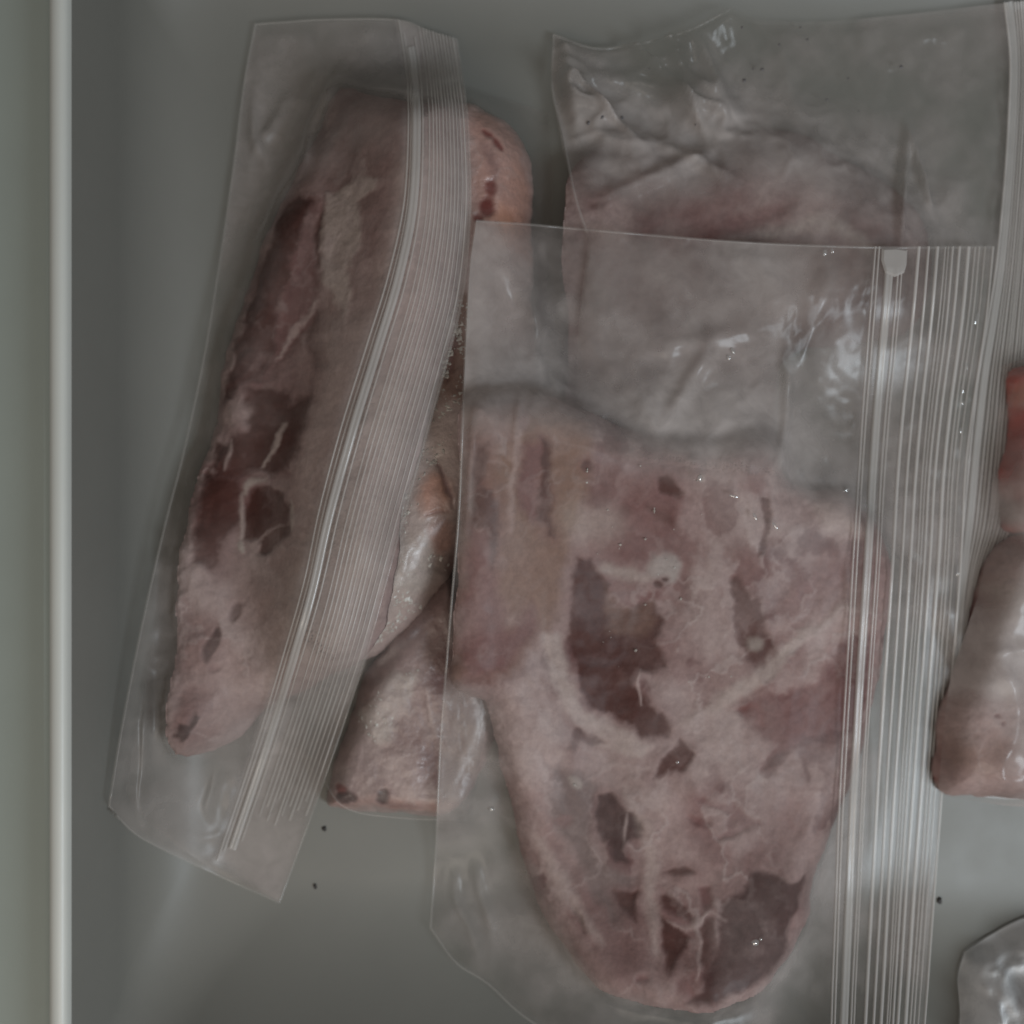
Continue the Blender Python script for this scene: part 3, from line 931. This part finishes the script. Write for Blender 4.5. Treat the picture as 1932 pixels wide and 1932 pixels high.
# ================================================================== 4. left zip bag with the long chop
out_chop = [(640, 158), (700, 172), (800, 180), (862, 205), (868, 400), (845, 600), (800, 800), (762, 950), (740, 1100), (700, 1225), (600, 1288), (500, 1342), (430, 1402), (372, 1432), (325, 1440), (308, 1405), (318, 1300), (328, 1180), (335, 1080), (350, 980), (376, 880), (398, 780), (424, 670), (463, 530), (498, 430), (540, 350), (590, 250)]
back4 = np.maximum(blur(H, 0.006), H) + 0.0005
b4 = base_for(H)
mh_chop = meat_height(out_chop, 0.026, b4, 0.019, 0.014, 91, 0.002)
pa = [('maroon', [(540, 368), (600, 380), (604, 560), (560, 700), (590, 800), (545, 900), (455, 1000), (425, 1085), (338, 1078), (378, 880), (420, 700), (480, 500)], 0.5, 16), ('mid', [(560, 430), (605, 425), (602, 560), (570, 640), (520, 700), (470, 760), (460, 720), (520, 620), (540, 540)], 0.75, 14),
      ('lean', [(514, 401), (534, 371), (565, 368), (585, 384), (575, 408), (565, 451), (548, 485), (548, 535), (521, 568), (517, 646), (506, 683), (484, 712), (451, 723), (429, 745), (407, 756), (414, 734), (422, 701), (436, 646), (455, 590), (470, 540), (484, 491), (502, 450)], 0.96, 7),
      ('lean', [(606, 388), (612, 440), (606, 500), (597, 500), (592, 440)], 0.8, 6), ('lean', [(590, 580), (618, 572), (625, 640), (610, 690), (590, 690), (578, 640)], 0.75, 8),
      ('lean', [(462, 730), (543, 734), (547, 756), (583, 741), (587, 774), (569, 818), (572, 826), (561, 852), (525, 881), (506, 896), (488, 881), (451, 903), (400, 899), (385, 866), (392, 837), (414, 841), (436, 822), (470, 818), (466, 785), (458, 756)], 0.94, 7),
      ('lean', [(377, 899), (444, 903), (455, 932), (447, 977), (429, 1006), (414, 1050), (403, 1080), (370, 1069), (344, 1069), (355, 995), (366, 940)], 0.9, 9),
      ('lean', [(473, 929), (510, 914), (536, 932), (547, 966), (539, 991), (517, 999), (495, 1013), (458, 1013), (455, 984), (462, 951)], 0.95, 5),
      ('lean', [(514, 1002), (547, 984), (547, 1006), (521, 1028), (506, 1046), (492, 1035), (499, 1013)], 0.95, 4),
      ('dark', ell(444, 1153, 9, 19, 25), 0.95, 4), ('dark', ell(394, 1219, 13, 37, 25), 0.95, 4), ('mid', ell(404, 1262, 12, 8), 0.7, 5),
      ('mid', [(327, 1320), (350, 1296), (402, 1300), (396, 1340), (360, 1372), (322, 1380)], 0.6, 10), ('dark', [(313, 1404), (327, 1376), (351, 1372), (356, 1348), (370, 1358), (356, 1390), (346, 1402), (325, 1410)], 0.97, 4),
      ('lean', [(640, 150), (680, 190), (686, 250), (680, 315), (640, 352), (590, 345), (555, 335), (610, 260)], 0.4, 16),
      ('fat', [(615, 368), (648, 351), (681, 324), (712, 334), (708, 358), (681, 378), (678, 418), (675, 475), (648, 515), (655, 551), (648, 618), (635, 585), (615, 535), (608, 468), (608, 401)], 0.9, 6),
      ('brown', [(500, 1130), (560, 1060), (600, 1000), (600, 1150), (560, 1280), (520, 1300)], 0.3, 20),
      ('pale', stroke([(600, 560), (560, 620), (520, 680)], 6), 0.75, 4), ('fat', stroke([(540, 790), (515, 840), (490, 878)], 6), 0.75, 4), ('pale', stroke([(435, 830), (425, 855), (416, 885)], 5), 0.7, 4),
      ('fat', stroke([(455, 930), (455, 990), (458, 1030)], 5), 0.7, 4), ('frost', ell(456, 1032, 6, 12, -15), 0.95, 3), ('pale', ell(440, 780, 34, 26), 0.6, 12), ('frost', stroke([(548, 945), (552, 975), (550, 1000)], 4), 0.7, 3),
      ('fat', [(560, 1040), (700, 700), (800, 640), (760, 900), (690, 1200), (560, 1290), (480, 1320)], 0.95, 40), ('pale', [(610, 560), (640, 640), (700, 560), (760, 300), (870, 250), (860, 450), (800, 680), (660, 760), (600, 900), (560, 1000), (560, 880), (600, 740)], 0.95, 24), ('pale', ell(430, 1300, 70, 80, 20), 0.45, 30), ('pale', ell(480, 1180, 60, 70), 0.4, 30), ('frost', stroke([(500, 905), (470, 915), (460, 935)], 7), 0.6, 5)]
c_a, r_a = paint(mh_chop, pa, 'flesh', 91, 0.07, web=0.7, veil=0.4, halo=0.25, pockets=0.3)
o_a = meat_mesh('pork_chop', mh_chop, c_a, r_a, M_MEAT, 'long meat slab with a chain of dark lean patches beside the drawer lip')
f5 = bag_maps(back4, [mh_chop], 0.0005, 0.006)
zl5 = [(750, 38), (764, 130), (768, 220), (760, 380), (730, 520), (690, 650), (640, 810), (600, 960), (570, 1100), (530, 1240), (475, 1420), (408, 1622)]
zr5 = [(862, 75), (876, 170), (884, 260), (887, 400), (872, 560), (838, 700), (796, 850), (760, 980), (725, 1110), (686, 1250), (612, 1470), (527, 1702)]
TOP5 = [(482, 46), (540, 42), (620, 37), (750, 38), (808, 58), (862, 75)]
LEFT5 = [(482, 46), (462, 150), (443, 300), (417, 480), (384, 680), (345, 860), (309, 1000), (266, 1190), (229, 1380), (206, 1520)]
BOT5 = [(206, 1520), (250, 1568), (300, 1598), (410, 1650), (527, 1702)]
e5 = (TOP5, BOT5, LEFT5, zr5)
band5 = zl5 + zr5[::-1]


def wr5(w, px, py, x, y):
    w = w * (1 - 0.95 * in_poly(band5, px, py, 12))
    # long soft creases down the left side of the bag and round the empty top
    for (ax, ay), (bx, by), s_, h_ in (((640, 130), (560, 330), 9, 0.0035), ((560, 330), (490, 470), 10, 0.003), ((284, 1300), (276, 1560), 8, 0.003), ((420, 1440), (395, 1540), 9, 0.003), ((480, 300), (560, 180), 12, 0.002), ((470, 180), (500, 330), 10, 0.0018), ((415, 500), (330, 960), 12, 0.0022)):
        w = w + crease(px, py, (ax, ay), (bx, by), s_, h_, int(ax) % 17)
    return w


def cl5(c, px, py, x, y):
    c = c + 0.28 * in_poly(band5, px, py, 8)
    return c + 0.22 * in_poly([(470, 60), (640, 40), (760, 50), (770, 260), (690, 300), (600, 330), (440, 420)], px, py, 50) * (0.3 + 1.1 * fbm(x, y, 0.02, 25, 5))


root5, info = make_bag('zip_bag', 'slanting zip bag along the drawer lip, its ribbed zipper strip folded over', e5, 0.036, back4, f5, 0.15, 0.6, 51, M_FILM_DULL, 'zip-top freezer bags', meats=[mh_chop], cling=0.6, wrinkle_fn=wr5, cloud_fn=cl5)
fm = front_map(info, H)
spec = [('zip_ridge', 0.02, 0.0006, 0.0005, 0, 1, M_RIDGE_DULL), ('zip_ridge', 0.07, 0.0006, 0.0005, 0.02, 0.99, M_RIDGE_DULL), ('zip_track', 0.155, 0.0027, 0.0007, 0.03, 0.985, M_TRACK), ('zip_ridge', 0.25, 0.0006, 0.0004, 0.02, 0.97, M_RIDGE_DULL)]
spec += [('zip_ridge', t_, w_, 0.0004, 0.0, b_, M_RIDGE_DULL) for t_, w_, b_ in ((0.36, .0004, .93), (0.42, .0005, .92), (0.48, .0005, .93), (0.53, .0004, .9), (0.59, .0006, .93), (0.64, .0004, .92), (0.70, .0005, .9), (0.755, .0006, .92), (0.81, .0005, .9), (0.87, .0004, .89), (0.93, .0006, .9))]
zip_band(root5, zl5, zr5, 0.036, fm, spec, 140)
seam(root5, LEFT5, 0.036, fm, 0.0010)
seam(root5, BOT5, 0.036, fm, 0.0008)
seam(root5, zr5, 0.036, fm, 0.0008)
seam(root5, TOP5, 0.036, fm, 0.0008)
H = apply_bag(H, info)

# ================================================================== 5. front zip bag with the large steak
out_steak = [(872, 757), (920, 744), (985, 740), (1050, 750), (1110, 776), (1210, 818), (1330, 836), (1400, 826), (1450, 836), (1478, 868), (1494, 908), (1535, 924), (1600, 932), (1670, 1000), (1690, 1100), (1670, 1250), (1630, 1420), (1585, 1540), (1546, 1640), (1530, 1740), (1492, 1812), (1440, 1872), (1345, 1912), (1230, 1905), (1130, 1868), (1060, 1800), (1015, 1700), (985, 1600), (952, 1490), (932, 1400), (918, 1330), (880, 1312), (850, 1285), (852, 1240), (862, 1050), (868, 900)]
back5 = np.maximum(blur(H, 0.006), H) + 0.0006
b5 = np.maximum(blur(dilate(H, 0.016), 0.017), back5 + 0.0002) + 0.0004
mh_steak = meat_height(out_steak, 0.036, b5, 0.013, 0.012, 111, 0.0022)
ps = [('lean', [(894, 836), (916, 836), (916, 873), (907, 913), (897, 936), (887, 923), (887, 863)], 0.85, 6), ('mid', [(884, 990), (930, 1000), (936, 1100), (962, 1190), (1000, 1140), (1020, 1200), (960, 1270), (880, 1290), (855, 1220), (870, 1080)], 0.75, 18),
      ('lean', [(914, 916), (934, 923), (941, 946), (941, 1030), (934, 1087), (924, 1040), (917, 997), (887, 990), (887, 946)], 0.85, 6),
      ('mid', [(984, 846), (1021, 830), (1021, 983), (980, 960)], 0.7, 10), ('lean', [(1018, 833), (1041, 836), (1043, 1013), (1032, 1007), (1029, 983), (1019, 980), (1019, 923), (1026, 906), (1015, 866)], 0.9, 5),
      ('mid', [(880, 760), (970, 755), (970, 830), (890, 830)], 0.35, 14), ('pale', stroke([(974, 750), (987, 796), (971, 880), (960, 1000)], 9), 0.5, 7), ('mid', ell(990, 790, 8, 24), 0.6, 6)]  # the long pale stroke paints the highlight along a film fold
L, D, MD = 'lean', 'dark', 'mid'
pk = [('brown', [(1040, 760), (1110, 780), (1120, 900), (1080, 1000), (1045, 1000)], 0.8, 14), ('mid', [(1141, 1000), (1180, 860), (1260, 860), (1310, 900), (1340, 1000), (1318, 1080), (1290, 1130), (1240, 1140), (1120, 1070)], 0.5, 26),
      ('mid', [(1400, 850), (1462, 850), (1462, 930), (1400, 930), (1370, 890)], 0.55, 12), ('mid', [(1430, 790), (1464, 790), (1464, 830), (1436, 830)], 0.7, 6),
      ('lean', [(1094, 1047), (1118, 1050), (1124, 1077), (1151, 1107), (1145, 1130), (1191, 1147), (1208, 1134), (1235, 1134), (1245, 1167), (1245, 1207), (1255, 1221), (1258, 1257), (1238, 1271), (1205, 1262), (1195, 1290), (1220, 1319), (1252, 1339), (1268, 1375), (1260, 1387), (1224, 1387), (1168, 1359), (1120, 1331), (1096, 1295), (1085, 1240), (1068, 1197), (1071, 1140), (1084, 1090)], 0.93, 6),
      ('brown', [(1141, 1107), (1191, 1147), (1235, 1134), (1225, 1200), (1150, 1200)], 0.35, 10),
      ('grey', ell(1251, 1073, 34, 27), 0.75, 9), ('frost', ell(1180, 1085, 50, 14, 15), 0.45, 9), ('dark', ell(1242, 1102, 8, 6), 0.8, 3), ('dark', ell(1255, 1092, 5, 3), 0.8, 2),
      ('lean', [(1238, 906), (1258, 900), (1272, 913), (1288, 930), (1275, 940), (1241, 930)], 0.9, 4), ('lean', stroke([(1290, 870), (1320, 855), (1335, 880)], 7), 0.7, 5), ('lean', ell(1180, 960, 14, 10), 0.35, 8),
      ('lean', stroke([(1215, 960), (1250, 975), (1280, 1000)], 10), 0.5, 7), ('lean', ell(1110, 878, 11, 10), 0.7, 4), ('lean', ell(1150, 842, 12, 12), 0.4, 6), ('frost', ell(1325, 900, 6, 9), 0.8, 3),
      ('lean', [(1368, 1090), (1392, 1080), (1418, 1127), (1442, 1120), (1447, 1194), (1470, 1225), (1505, 1227), (1465, 1251), (1447, 1279), (1408, 1240), (1385, 1200), (1378, 1150)], 0.8, 7),
      ('frost', ell(1425, 1215, 16, 13), 0.5, 6), ('lean', [(1434, 928), (1456, 932), (1451, 985), (1449, 1050), (1435, 1050)], 0.85, 5), ('mid', [(1462, 925), (1520, 930), (1545, 980), (1500, 1000), (1462, 990)], 0.4, 10),
      ('fat', [(1530, 930), (1610, 935), (1640, 1010), (1560, 1010)], 0.7, 14), ('mid', [(1450, 1080), (1540, 1040), (1620, 1060), (1560, 1140), (1470, 1160)], 0.3, 22),
      ('fat', [(1024, 1196), (1058, 1200), (1082, 1290), (1110, 1340), (1170, 1372), (1235, 1398), (1205, 1428), (1120, 1402), (1060, 1340), (1032, 1262)], 0.7, 9), ('pale', [(945, 1300), (1020, 1270), (1060, 1350), (1060, 1460), (980, 1500), (940, 1390)], 0.65, 18),
      ('fat', stroke([(1600, 1140), (1500, 1215), (1400, 1300), (1300, 1372)], 15), 0.75, 8), ('pale', [(1270, 1370), (1390, 1320), (1420, 1420), (1330, 1480), (1260, 1430)], 0.45, 16),
      ('mid', [(1396, 1343), (1417, 1319), (1465, 1303), (1545, 1290), (1600, 1200), (1660, 1200), (1630, 1380), (1529, 1395), (1489, 1415), (1465, 1460), (1445, 1464), (1441, 1443), (1465, 1411), (1433, 1387), (1412, 1359)], 0.7, 9), ('red', stroke([(1400, 1338), (1430, 1335), (1440, 1370)], 9), 0.35, 6),
      ('lean', ell(1465, 1435, 24, 10, -40), 0.5, 6),
      ('lean', [(1228, 1464), (1240, 1440), (1268, 1415), (1284, 1395), (1304, 1419), (1284, 1464), (1252, 1456)], 0.85, 5), ('lean', [(1080, 1375), (1088, 1373), (1152, 1395), (1128, 1399), (1092, 1399), (1076, 1423), (1068, 1415)], 0.7, 5),
      ('purple', [(1034, 1452), (1090, 1458), (1128, 1484), (1124, 1532), (1110, 1600), (1150, 1640), (1200, 1650), (1200, 1720), (1165, 1745), (1120, 1690), (1080, 1600), (1050, 1565), (1036, 1500)], 0.85, 9), ('mid', ell(1066, 1552, 16, 12), 0.6, 6),
      ('dark', [(1136, 1504), (1160, 1500), (1180, 1524), (1204, 1544), (1208, 1576), (1188, 1592), (1176, 1596), (1180, 1628), (1160, 1620), (1148, 1600), (1136, 1580), (1124, 1544)], 0.93, 5), ('pale', stroke([(1183, 1535), (1180, 1560), (1178, 1590)], 3), 0.6, 3),
      ('mid', [(1320, 1504), (1380, 1508), (1412, 1536), (1440, 1556), (1404, 1568), (1384, 1584), (1360, 1584), (1348, 1576), (1376, 1568), (1376, 1532), (1336, 1516)], 0.8, 5), ('mid', stroke([(1300, 1540), (1320, 1550), (1345, 1552)], 8), 0.7, 5),
      ('lean', [(1252, 1648), (1268, 1636), (1292, 1632), (1312, 1644), (1280, 1652)], 0.85, 4), ('lean', [(1244, 1692), (1268, 1692), (1292, 1708), (1304, 1732), (1276, 1728), (1248, 1712)], 0.8, 5), ('mid', [(1320, 1672), (1340, 1672), (1344, 1704), (1324, 1712)], 0.8, 5),
      ('lean', [(1160, 1688), (1204, 1684), (1196, 1740), (1184, 1728)], 0.85, 4), ('lean', [(1236, 1724), (1256, 1736), (1288, 1756), (1292, 1776), (1272, 1804), (1264, 1832), (1252, 1824), (1248, 1788)], 0.88, 5),
      ('dark', [(1356, 1716), (1376, 1696), (1404, 1672), (1416, 1640), (1448, 1648), (1528, 1660), (1516, 1708), (1496, 1768), (1488, 1808), (1456, 1852), (1424, 1880), (1380, 1888), (1352, 1908), (1304, 1900), (1328, 1868), (1324, 1828), (1340, 1820), (1356, 1768)], 0.88, 8),
      ('lean', [(1320, 1732), (1348, 1732), (1352, 1810), (1330, 1828), (1316, 1790)], 0.7, 6), ('mid', [(1276, 1852), (1312, 1840), (1312, 1888), (1280, 1880)], 0.6, 8), ('lean', stroke([(1068, 1700), (1085, 1725), (1100, 1764)], 6), 0.7, 4), ('mid', ell(1212, 1852, 13, 10), 0.7, 5),
      ('fat', stroke([(1180, 1480), (1225, 1600), (1225, 1700), (1230, 1800)], 14), 0.5, 9), ('pale', [(1215, 1480), (1300, 1470), (1310, 1620), (1230, 1620)], 0.4, 20), ('fat', stroke([(1000, 1560), (1060, 1680), (1140, 1790)], 16), 0.5, 10),
      ('pale', stroke([(1310, 1720), (1320, 1780), (1315, 1850)], 4), 0.5, 3), ('pale', stroke([(1250, 1735), (1290, 1745), (1340, 1720), (1370, 1740)], 4), 0.55, 3), ('frost', ell(1085, 1480, 16, 9, 35), 0.6, 5), ('pale', stroke([(1210, 1262), (1203, 1290), (1210, 1330)], 3), 0.7, 2),
      ('pale', ell(1560, 1480, 40, 60), 0.35, 25), ('frost', ell(1120, 985, 60, 40), 0.35, 25)]
c_k, r_k = paint(mh_steak, [('brown', [(872, 750), (1050, 750), (1090, 850), (1070, 1080), (1040, 1190), (965, 1275), (850, 1290)], 0.75, 16), ('mid', [(1100, 870), (1200, 850), (1340, 870), (1350, 1000), (1250, 1040), (1130, 1030), (1080, 960)], 0.35, 30), ('mid', [(1350, 1020), (1480, 1060), (1640, 1040), (1640, 1130), (1480, 1180), (1360, 1120)], 0.4, 28), ('mid', [(1050, 1600), (1130, 1640), (1200, 1780), (1200, 1880), (1120, 1830), (1060, 1740)], 0.35, 24), ('mid', [(1250, 1480), (1400, 1480), (1520, 1560), (1500, 1640), (1300, 1620)], 0.35, 26)] + ps + pk, 'flesh', 111, 0.15, web=0.72, veil=0.42, pockets=0.75)
o_k = meat_mesh('marbled_steak', mh_steak, c_k, r_k, M_MEAT, 'large marbled steak with dark lean islands and pale fat web, tapering to a rounded end')
f6 = bag_maps(back5, [mh_steak], 0.0005, 0.010)
frost_specks(o_k, [([(1100, 880), (1330, 870), (1340, 1000), (1300, 1140), (1250, 1280), (1120, 1250), (1070, 1010)], 0.75), ([(1250, 1200), (1400, 1180), (1420, 1260), (1270, 1340)], 0.2), ([(1060, 1440), (1130, 1500), (1110, 1530), (1060, 1480)], 0.05)], 0.05, bag_maps.top - 0.0005, 40, 0.00016, 0.0006, 9, lift=0.0)
zl6 = [(1649, 466), (1636, 640), (1624, 800), (1606, 1096), (1583, 1500), (1567, 1932), (1562, 2060)]
zr6 = [(1875, 466), (1862, 600), (1838, 760), (1822, 900), (1811, 1096), (1778, 1500), (1745, 1932), (1736, 2060)]
TOP6 = [(899, 417), (1000, 424), (1100, 433), (1380, 456), (1600, 466), (1740, 467), (1875, 466)]
LEFT6 = [(899, 417), (886, 520), (875, 740), (866, 960), (850, 1160), (831, 1400), (822, 1600), (812, 1750)]
BOT6 = [(812, 1750), (860, 1815), (920, 1855), (1008, 1930), (1200, 2030), (1736, 2060)]
e6 = (TOP6, BOT6, LEFT6, zr6)
band6 = zl6 + zr6[::-1]
flare = [(1500, 470), (1580, 470), (1560, 640), (1500, 800), (1470, 900), (1450, 800), (1480, 600)]


def wr6(w, px, py, x, y):
    w = w * (1 - 0.95 * in_poly(band6, px, py, 12))
    w = w * (0.45 + 0.55 * sstep(900, 760, py))
    for (ax, ay), (bx, by), s_, h_ in (((1570, 480), (1480, 760), 26, 0.0045), ((1480, 640), (1470, 900), 10, 0.003), ((985, 750), (970, 930), 7, 0.0022), ((890, 760), (880, 1000), 7, 0.0022), ((830, 1250), (818, 1640), 8, 0.0025), ((1000, 470), (1015, 700), 14, 0.0025), ((940, 480), (1060, 690), 16, 0.002),
                                      ((1200, 660), (1450, 625), 18, 0.0016), ((1340, 640), (1250, 800), 16, 0.0022), ((815, 1300), (850, 1420), 5, 0.0015), ((900, 1620), (930, 1760), 10, 0.002), ((850, 1640), (900, 1800), 9, 0.0018)):
        w = w + crease(px, py, (ax, ay), (bx, by), s_, h_, int(ax) % 17)
    return w


def cl6(c, px, py, x, y):
    c = c + 0.04 * in_poly(band6, px, py, 8)
    c = c + 0.19 * in_poly([(890, 430), (1470, 460), (1470, 760), (1340, 840), (1200, 810), (1060, 740), (880, 740)], px, py, 45) * (0.5 + fbm(x, y, 0.03, 5, 4))
    c = c + 0.42 * in_poly([(860, 690), (1050, 700), (1200, 760), (1330, 790), (1430, 760), (1520, 800), (1620, 900), (1600, 960), (1480, 900), (1330, 890), (1200, 870), (1080, 815), (870, 800)], px, py, 45) * (0.3 + fbm(x, y, 0.02, 15, 4))
    return c - 0.02 * in_poly([(1475, 470), (1640, 470), (1600, 920), (1480, 900)], px, py, 20)


root6, info = make_bag('zip_bag', 'large zip bag on top with straight ribbed zipper strip, holding the marbled steak', e6, 0.043, back5, f6, 0.26, 0.6, 61, M_FILM, 'zip-top freezer bags', meats=[mh_steak], cling=0.8, wrinkle_fn=wr6, cloud_fn=cl6)
fm = front_map(info, H)
spec = [('zip_ridge', 0.005, 0.0006, 0.0006, 0, 1, M_RIDGE), ('zip_ridge', 0.04, 0.0006, 0.0006, 0, 1, M_RIDGE), ('zip_track', 0.135, 0.0027, 0.0008, 0.03, 1, M_TRACK), ('zip_ridge', 0.215, 0.0006, 0.0006, 0.03, 1, M_RIDGE), ('zip_ridge', 0.245, 0.0005, 0.0005, 0.03, 1, M_RIDGE)]
spec += [('zip_ridge', t_, w_, 0.0005, 0.0, 1, M_RIDGE) for t_, w_ in ((0.37, 0.00112), (0.455, 0.00088), (0.53, 0.00112), (0.59, .0005), (0.62, .0004), (0.655, 0.00075), (0.71, 0.00100), (0.79, 0.00125), (0.84, .0005), (0.875, .0005), (0.92, .0004), (0.99, .0007))]
zip_band(root6, zl6, zr6, 0.043, fm, spec, 160)
# heat-welded stamp closing the zipper at the top corner
wp = place(np.array([(1662, 470), (1690, 468), (1711, 472), (1709, 500), (1704, 516), (1686, 524), (1668, 516), (1661, 492)], float), fm)
wc = wp.mean(0)
zz = float(sample(fm, wp[:, 0], wp[:, 1]).max()) + 0.0004
V = np.vstack([np.c_[wp, np.full(8, zz)], np.c_[wc + (wp - wc) * 0.85, np.full(8, zz + 0.0006)], [[wc[0], wc[1], zz + 0.0005]]])
mesh_obj('weld', V, [(i, (i + 1) % 8, 8 + (i + 1) % 8, 8 + i) for i in range(8)] + [(8 + i, 8 + (i + 1) % 8, 16) for i in range(8)], M_TRACK, root6, False)
seam(root6, TOP6, 0.043, fm, 0.0009)
seam(root6, LEFT6, 0.043, fm, 0.0009)
seam(root6, BOT6, 0.043, fm, 0.0009)

# ================================================================== 6. crumbs on the drawer floor
def crumb(px, py, r, seed, label):
    g = np.random.default_rng(seed)
    p = place(np.array([[px, py]], float), H_TRAY)[0]
    V, F = [], []
    n = 7
    for k, (zz_, q) in enumerate(((0.0, 0.8), (0.4, 1.0), (0.9, 0.55))):
        a = np.linspace(0, 2 * math.pi, n + 1)[:-1]
        rr = r * S * q * (0.6 + 0.8 * g.random(n))
        V.append(np.c_[rr * np.cos(a), rr * np.sin(a) * 1.3, np.full(n, zz_ * r * S)])
    for k in range(2):
        F += [(k * n + i, k * n + (i + 1) % n, (k + 1) * n + (i + 1) % n, (k + 1) * n + i) for i in range(n)]
    F.append(tuple(range(2 * n, 3 * n)))
    F.append(tuple(range(n))[::-1])
    o = mesh_obj('crumb', np.vstack(V), F, M_CRUMB, None, False)
    o.location = (float(p[0]), float(p[1]), float(sample(H_TRAY, p[0:1], p[1:2])[0]) + 0.0001)
    tag(o, label, 'crumb', 'crumbs on the drawer floor')


crumb(612, 1563, 4.2, 1, 'tiny dark crumb on the floor just below the meat with two red spots')
crumb(595, 1672, 4.0, 2, 'tiny dark crumb on the floor beside the pointed corner of the slanting bag')
crumb(1772, 1699, 5.0, 3, 'tiny dark crumb on the floor between the zipper strip and the knotted bag')


# ================================================================== 7. glossy beads added as glints, and ice flecks, on the top bag
M_BEAD = film_mat('glint_ice_bead', tint=(0.75, 0.75, 0.75), rough=0.06, fixed=0.25, gloss=6.0, bump=0.0)


def bead(px, py, rx, ry, ang, k):
    p = place(np.array([[px, py]], float), fm)[0]
    z = float(sample(fm, p[0:1], p[1:2])[0])
    g = np.random.default_rng(k)
    c_, s_ = math.cos(math.radians(ang)), math.sin(math.radians(ang))
    V, n = [], 10
    for q, h in ((1.0, 0.0), (0.85, 0.35), (0.5, 0.62), (0.15, 0.7)):
        a = np.linspace(0, 2 * math.pi, n + 1)[:-1]
        j = 0.85 + 0.3 * g.random(n)
        X, Y = rx * S * q * np.cos(a) * j, ry * S * q * np.sin(a) * j
        V.append(np.c_[p[0] + X * c_ + Y * s_, p[1] - X * s_ + Y * c_, np.full(n, z + 0.0002 + h * min(rx, ry) * S)])
    F = [(r * n + i, r * n + (i + 1) % n, (r + 1) * n + (i + 1) % n, (r + 1) * n + i) for r in range(3) for i in range(n)] + [tuple(range(3 * n, 4 * n))]
    mesh_obj('glint_ice_bead', np.vstack(V), F, M_BEAD, root6)


for k, a_ in enumerate([(1556, 477, 4, 7, 10), (1570, 474, 3, 5, -20), (1382, 662, 7, 4, 60), (1374, 675, 6, 4, 50), (1384, 936, 9, 3, 15), (1424, 975, 3, 9, -30), (1462, 992, 3, 9, -35), (1424, 1778, 7, 6, 0), (1435, 1772, 3, 3, 0), (1596, 925, 7, 3, -20),
                        (1842, 600, 4, 13, 15), (1832, 622, 3, 7, 20), (1822, 690, 3, 8, -20), (1816, 730, 3, 12, 5), (1815, 760, 4, 4, 0), (1812, 812, 3, 7, 0), (928, 1526, 6, 5, 0), (1278, 1438, 4, 3, 0), (1786, 1068, 2, 9, 0), (1806, 1075, 2, 12, 0), (1783, 1125, 3, 5, -20), (1320, 902, 5, 7, 0)]):
    bead(*a_, k)
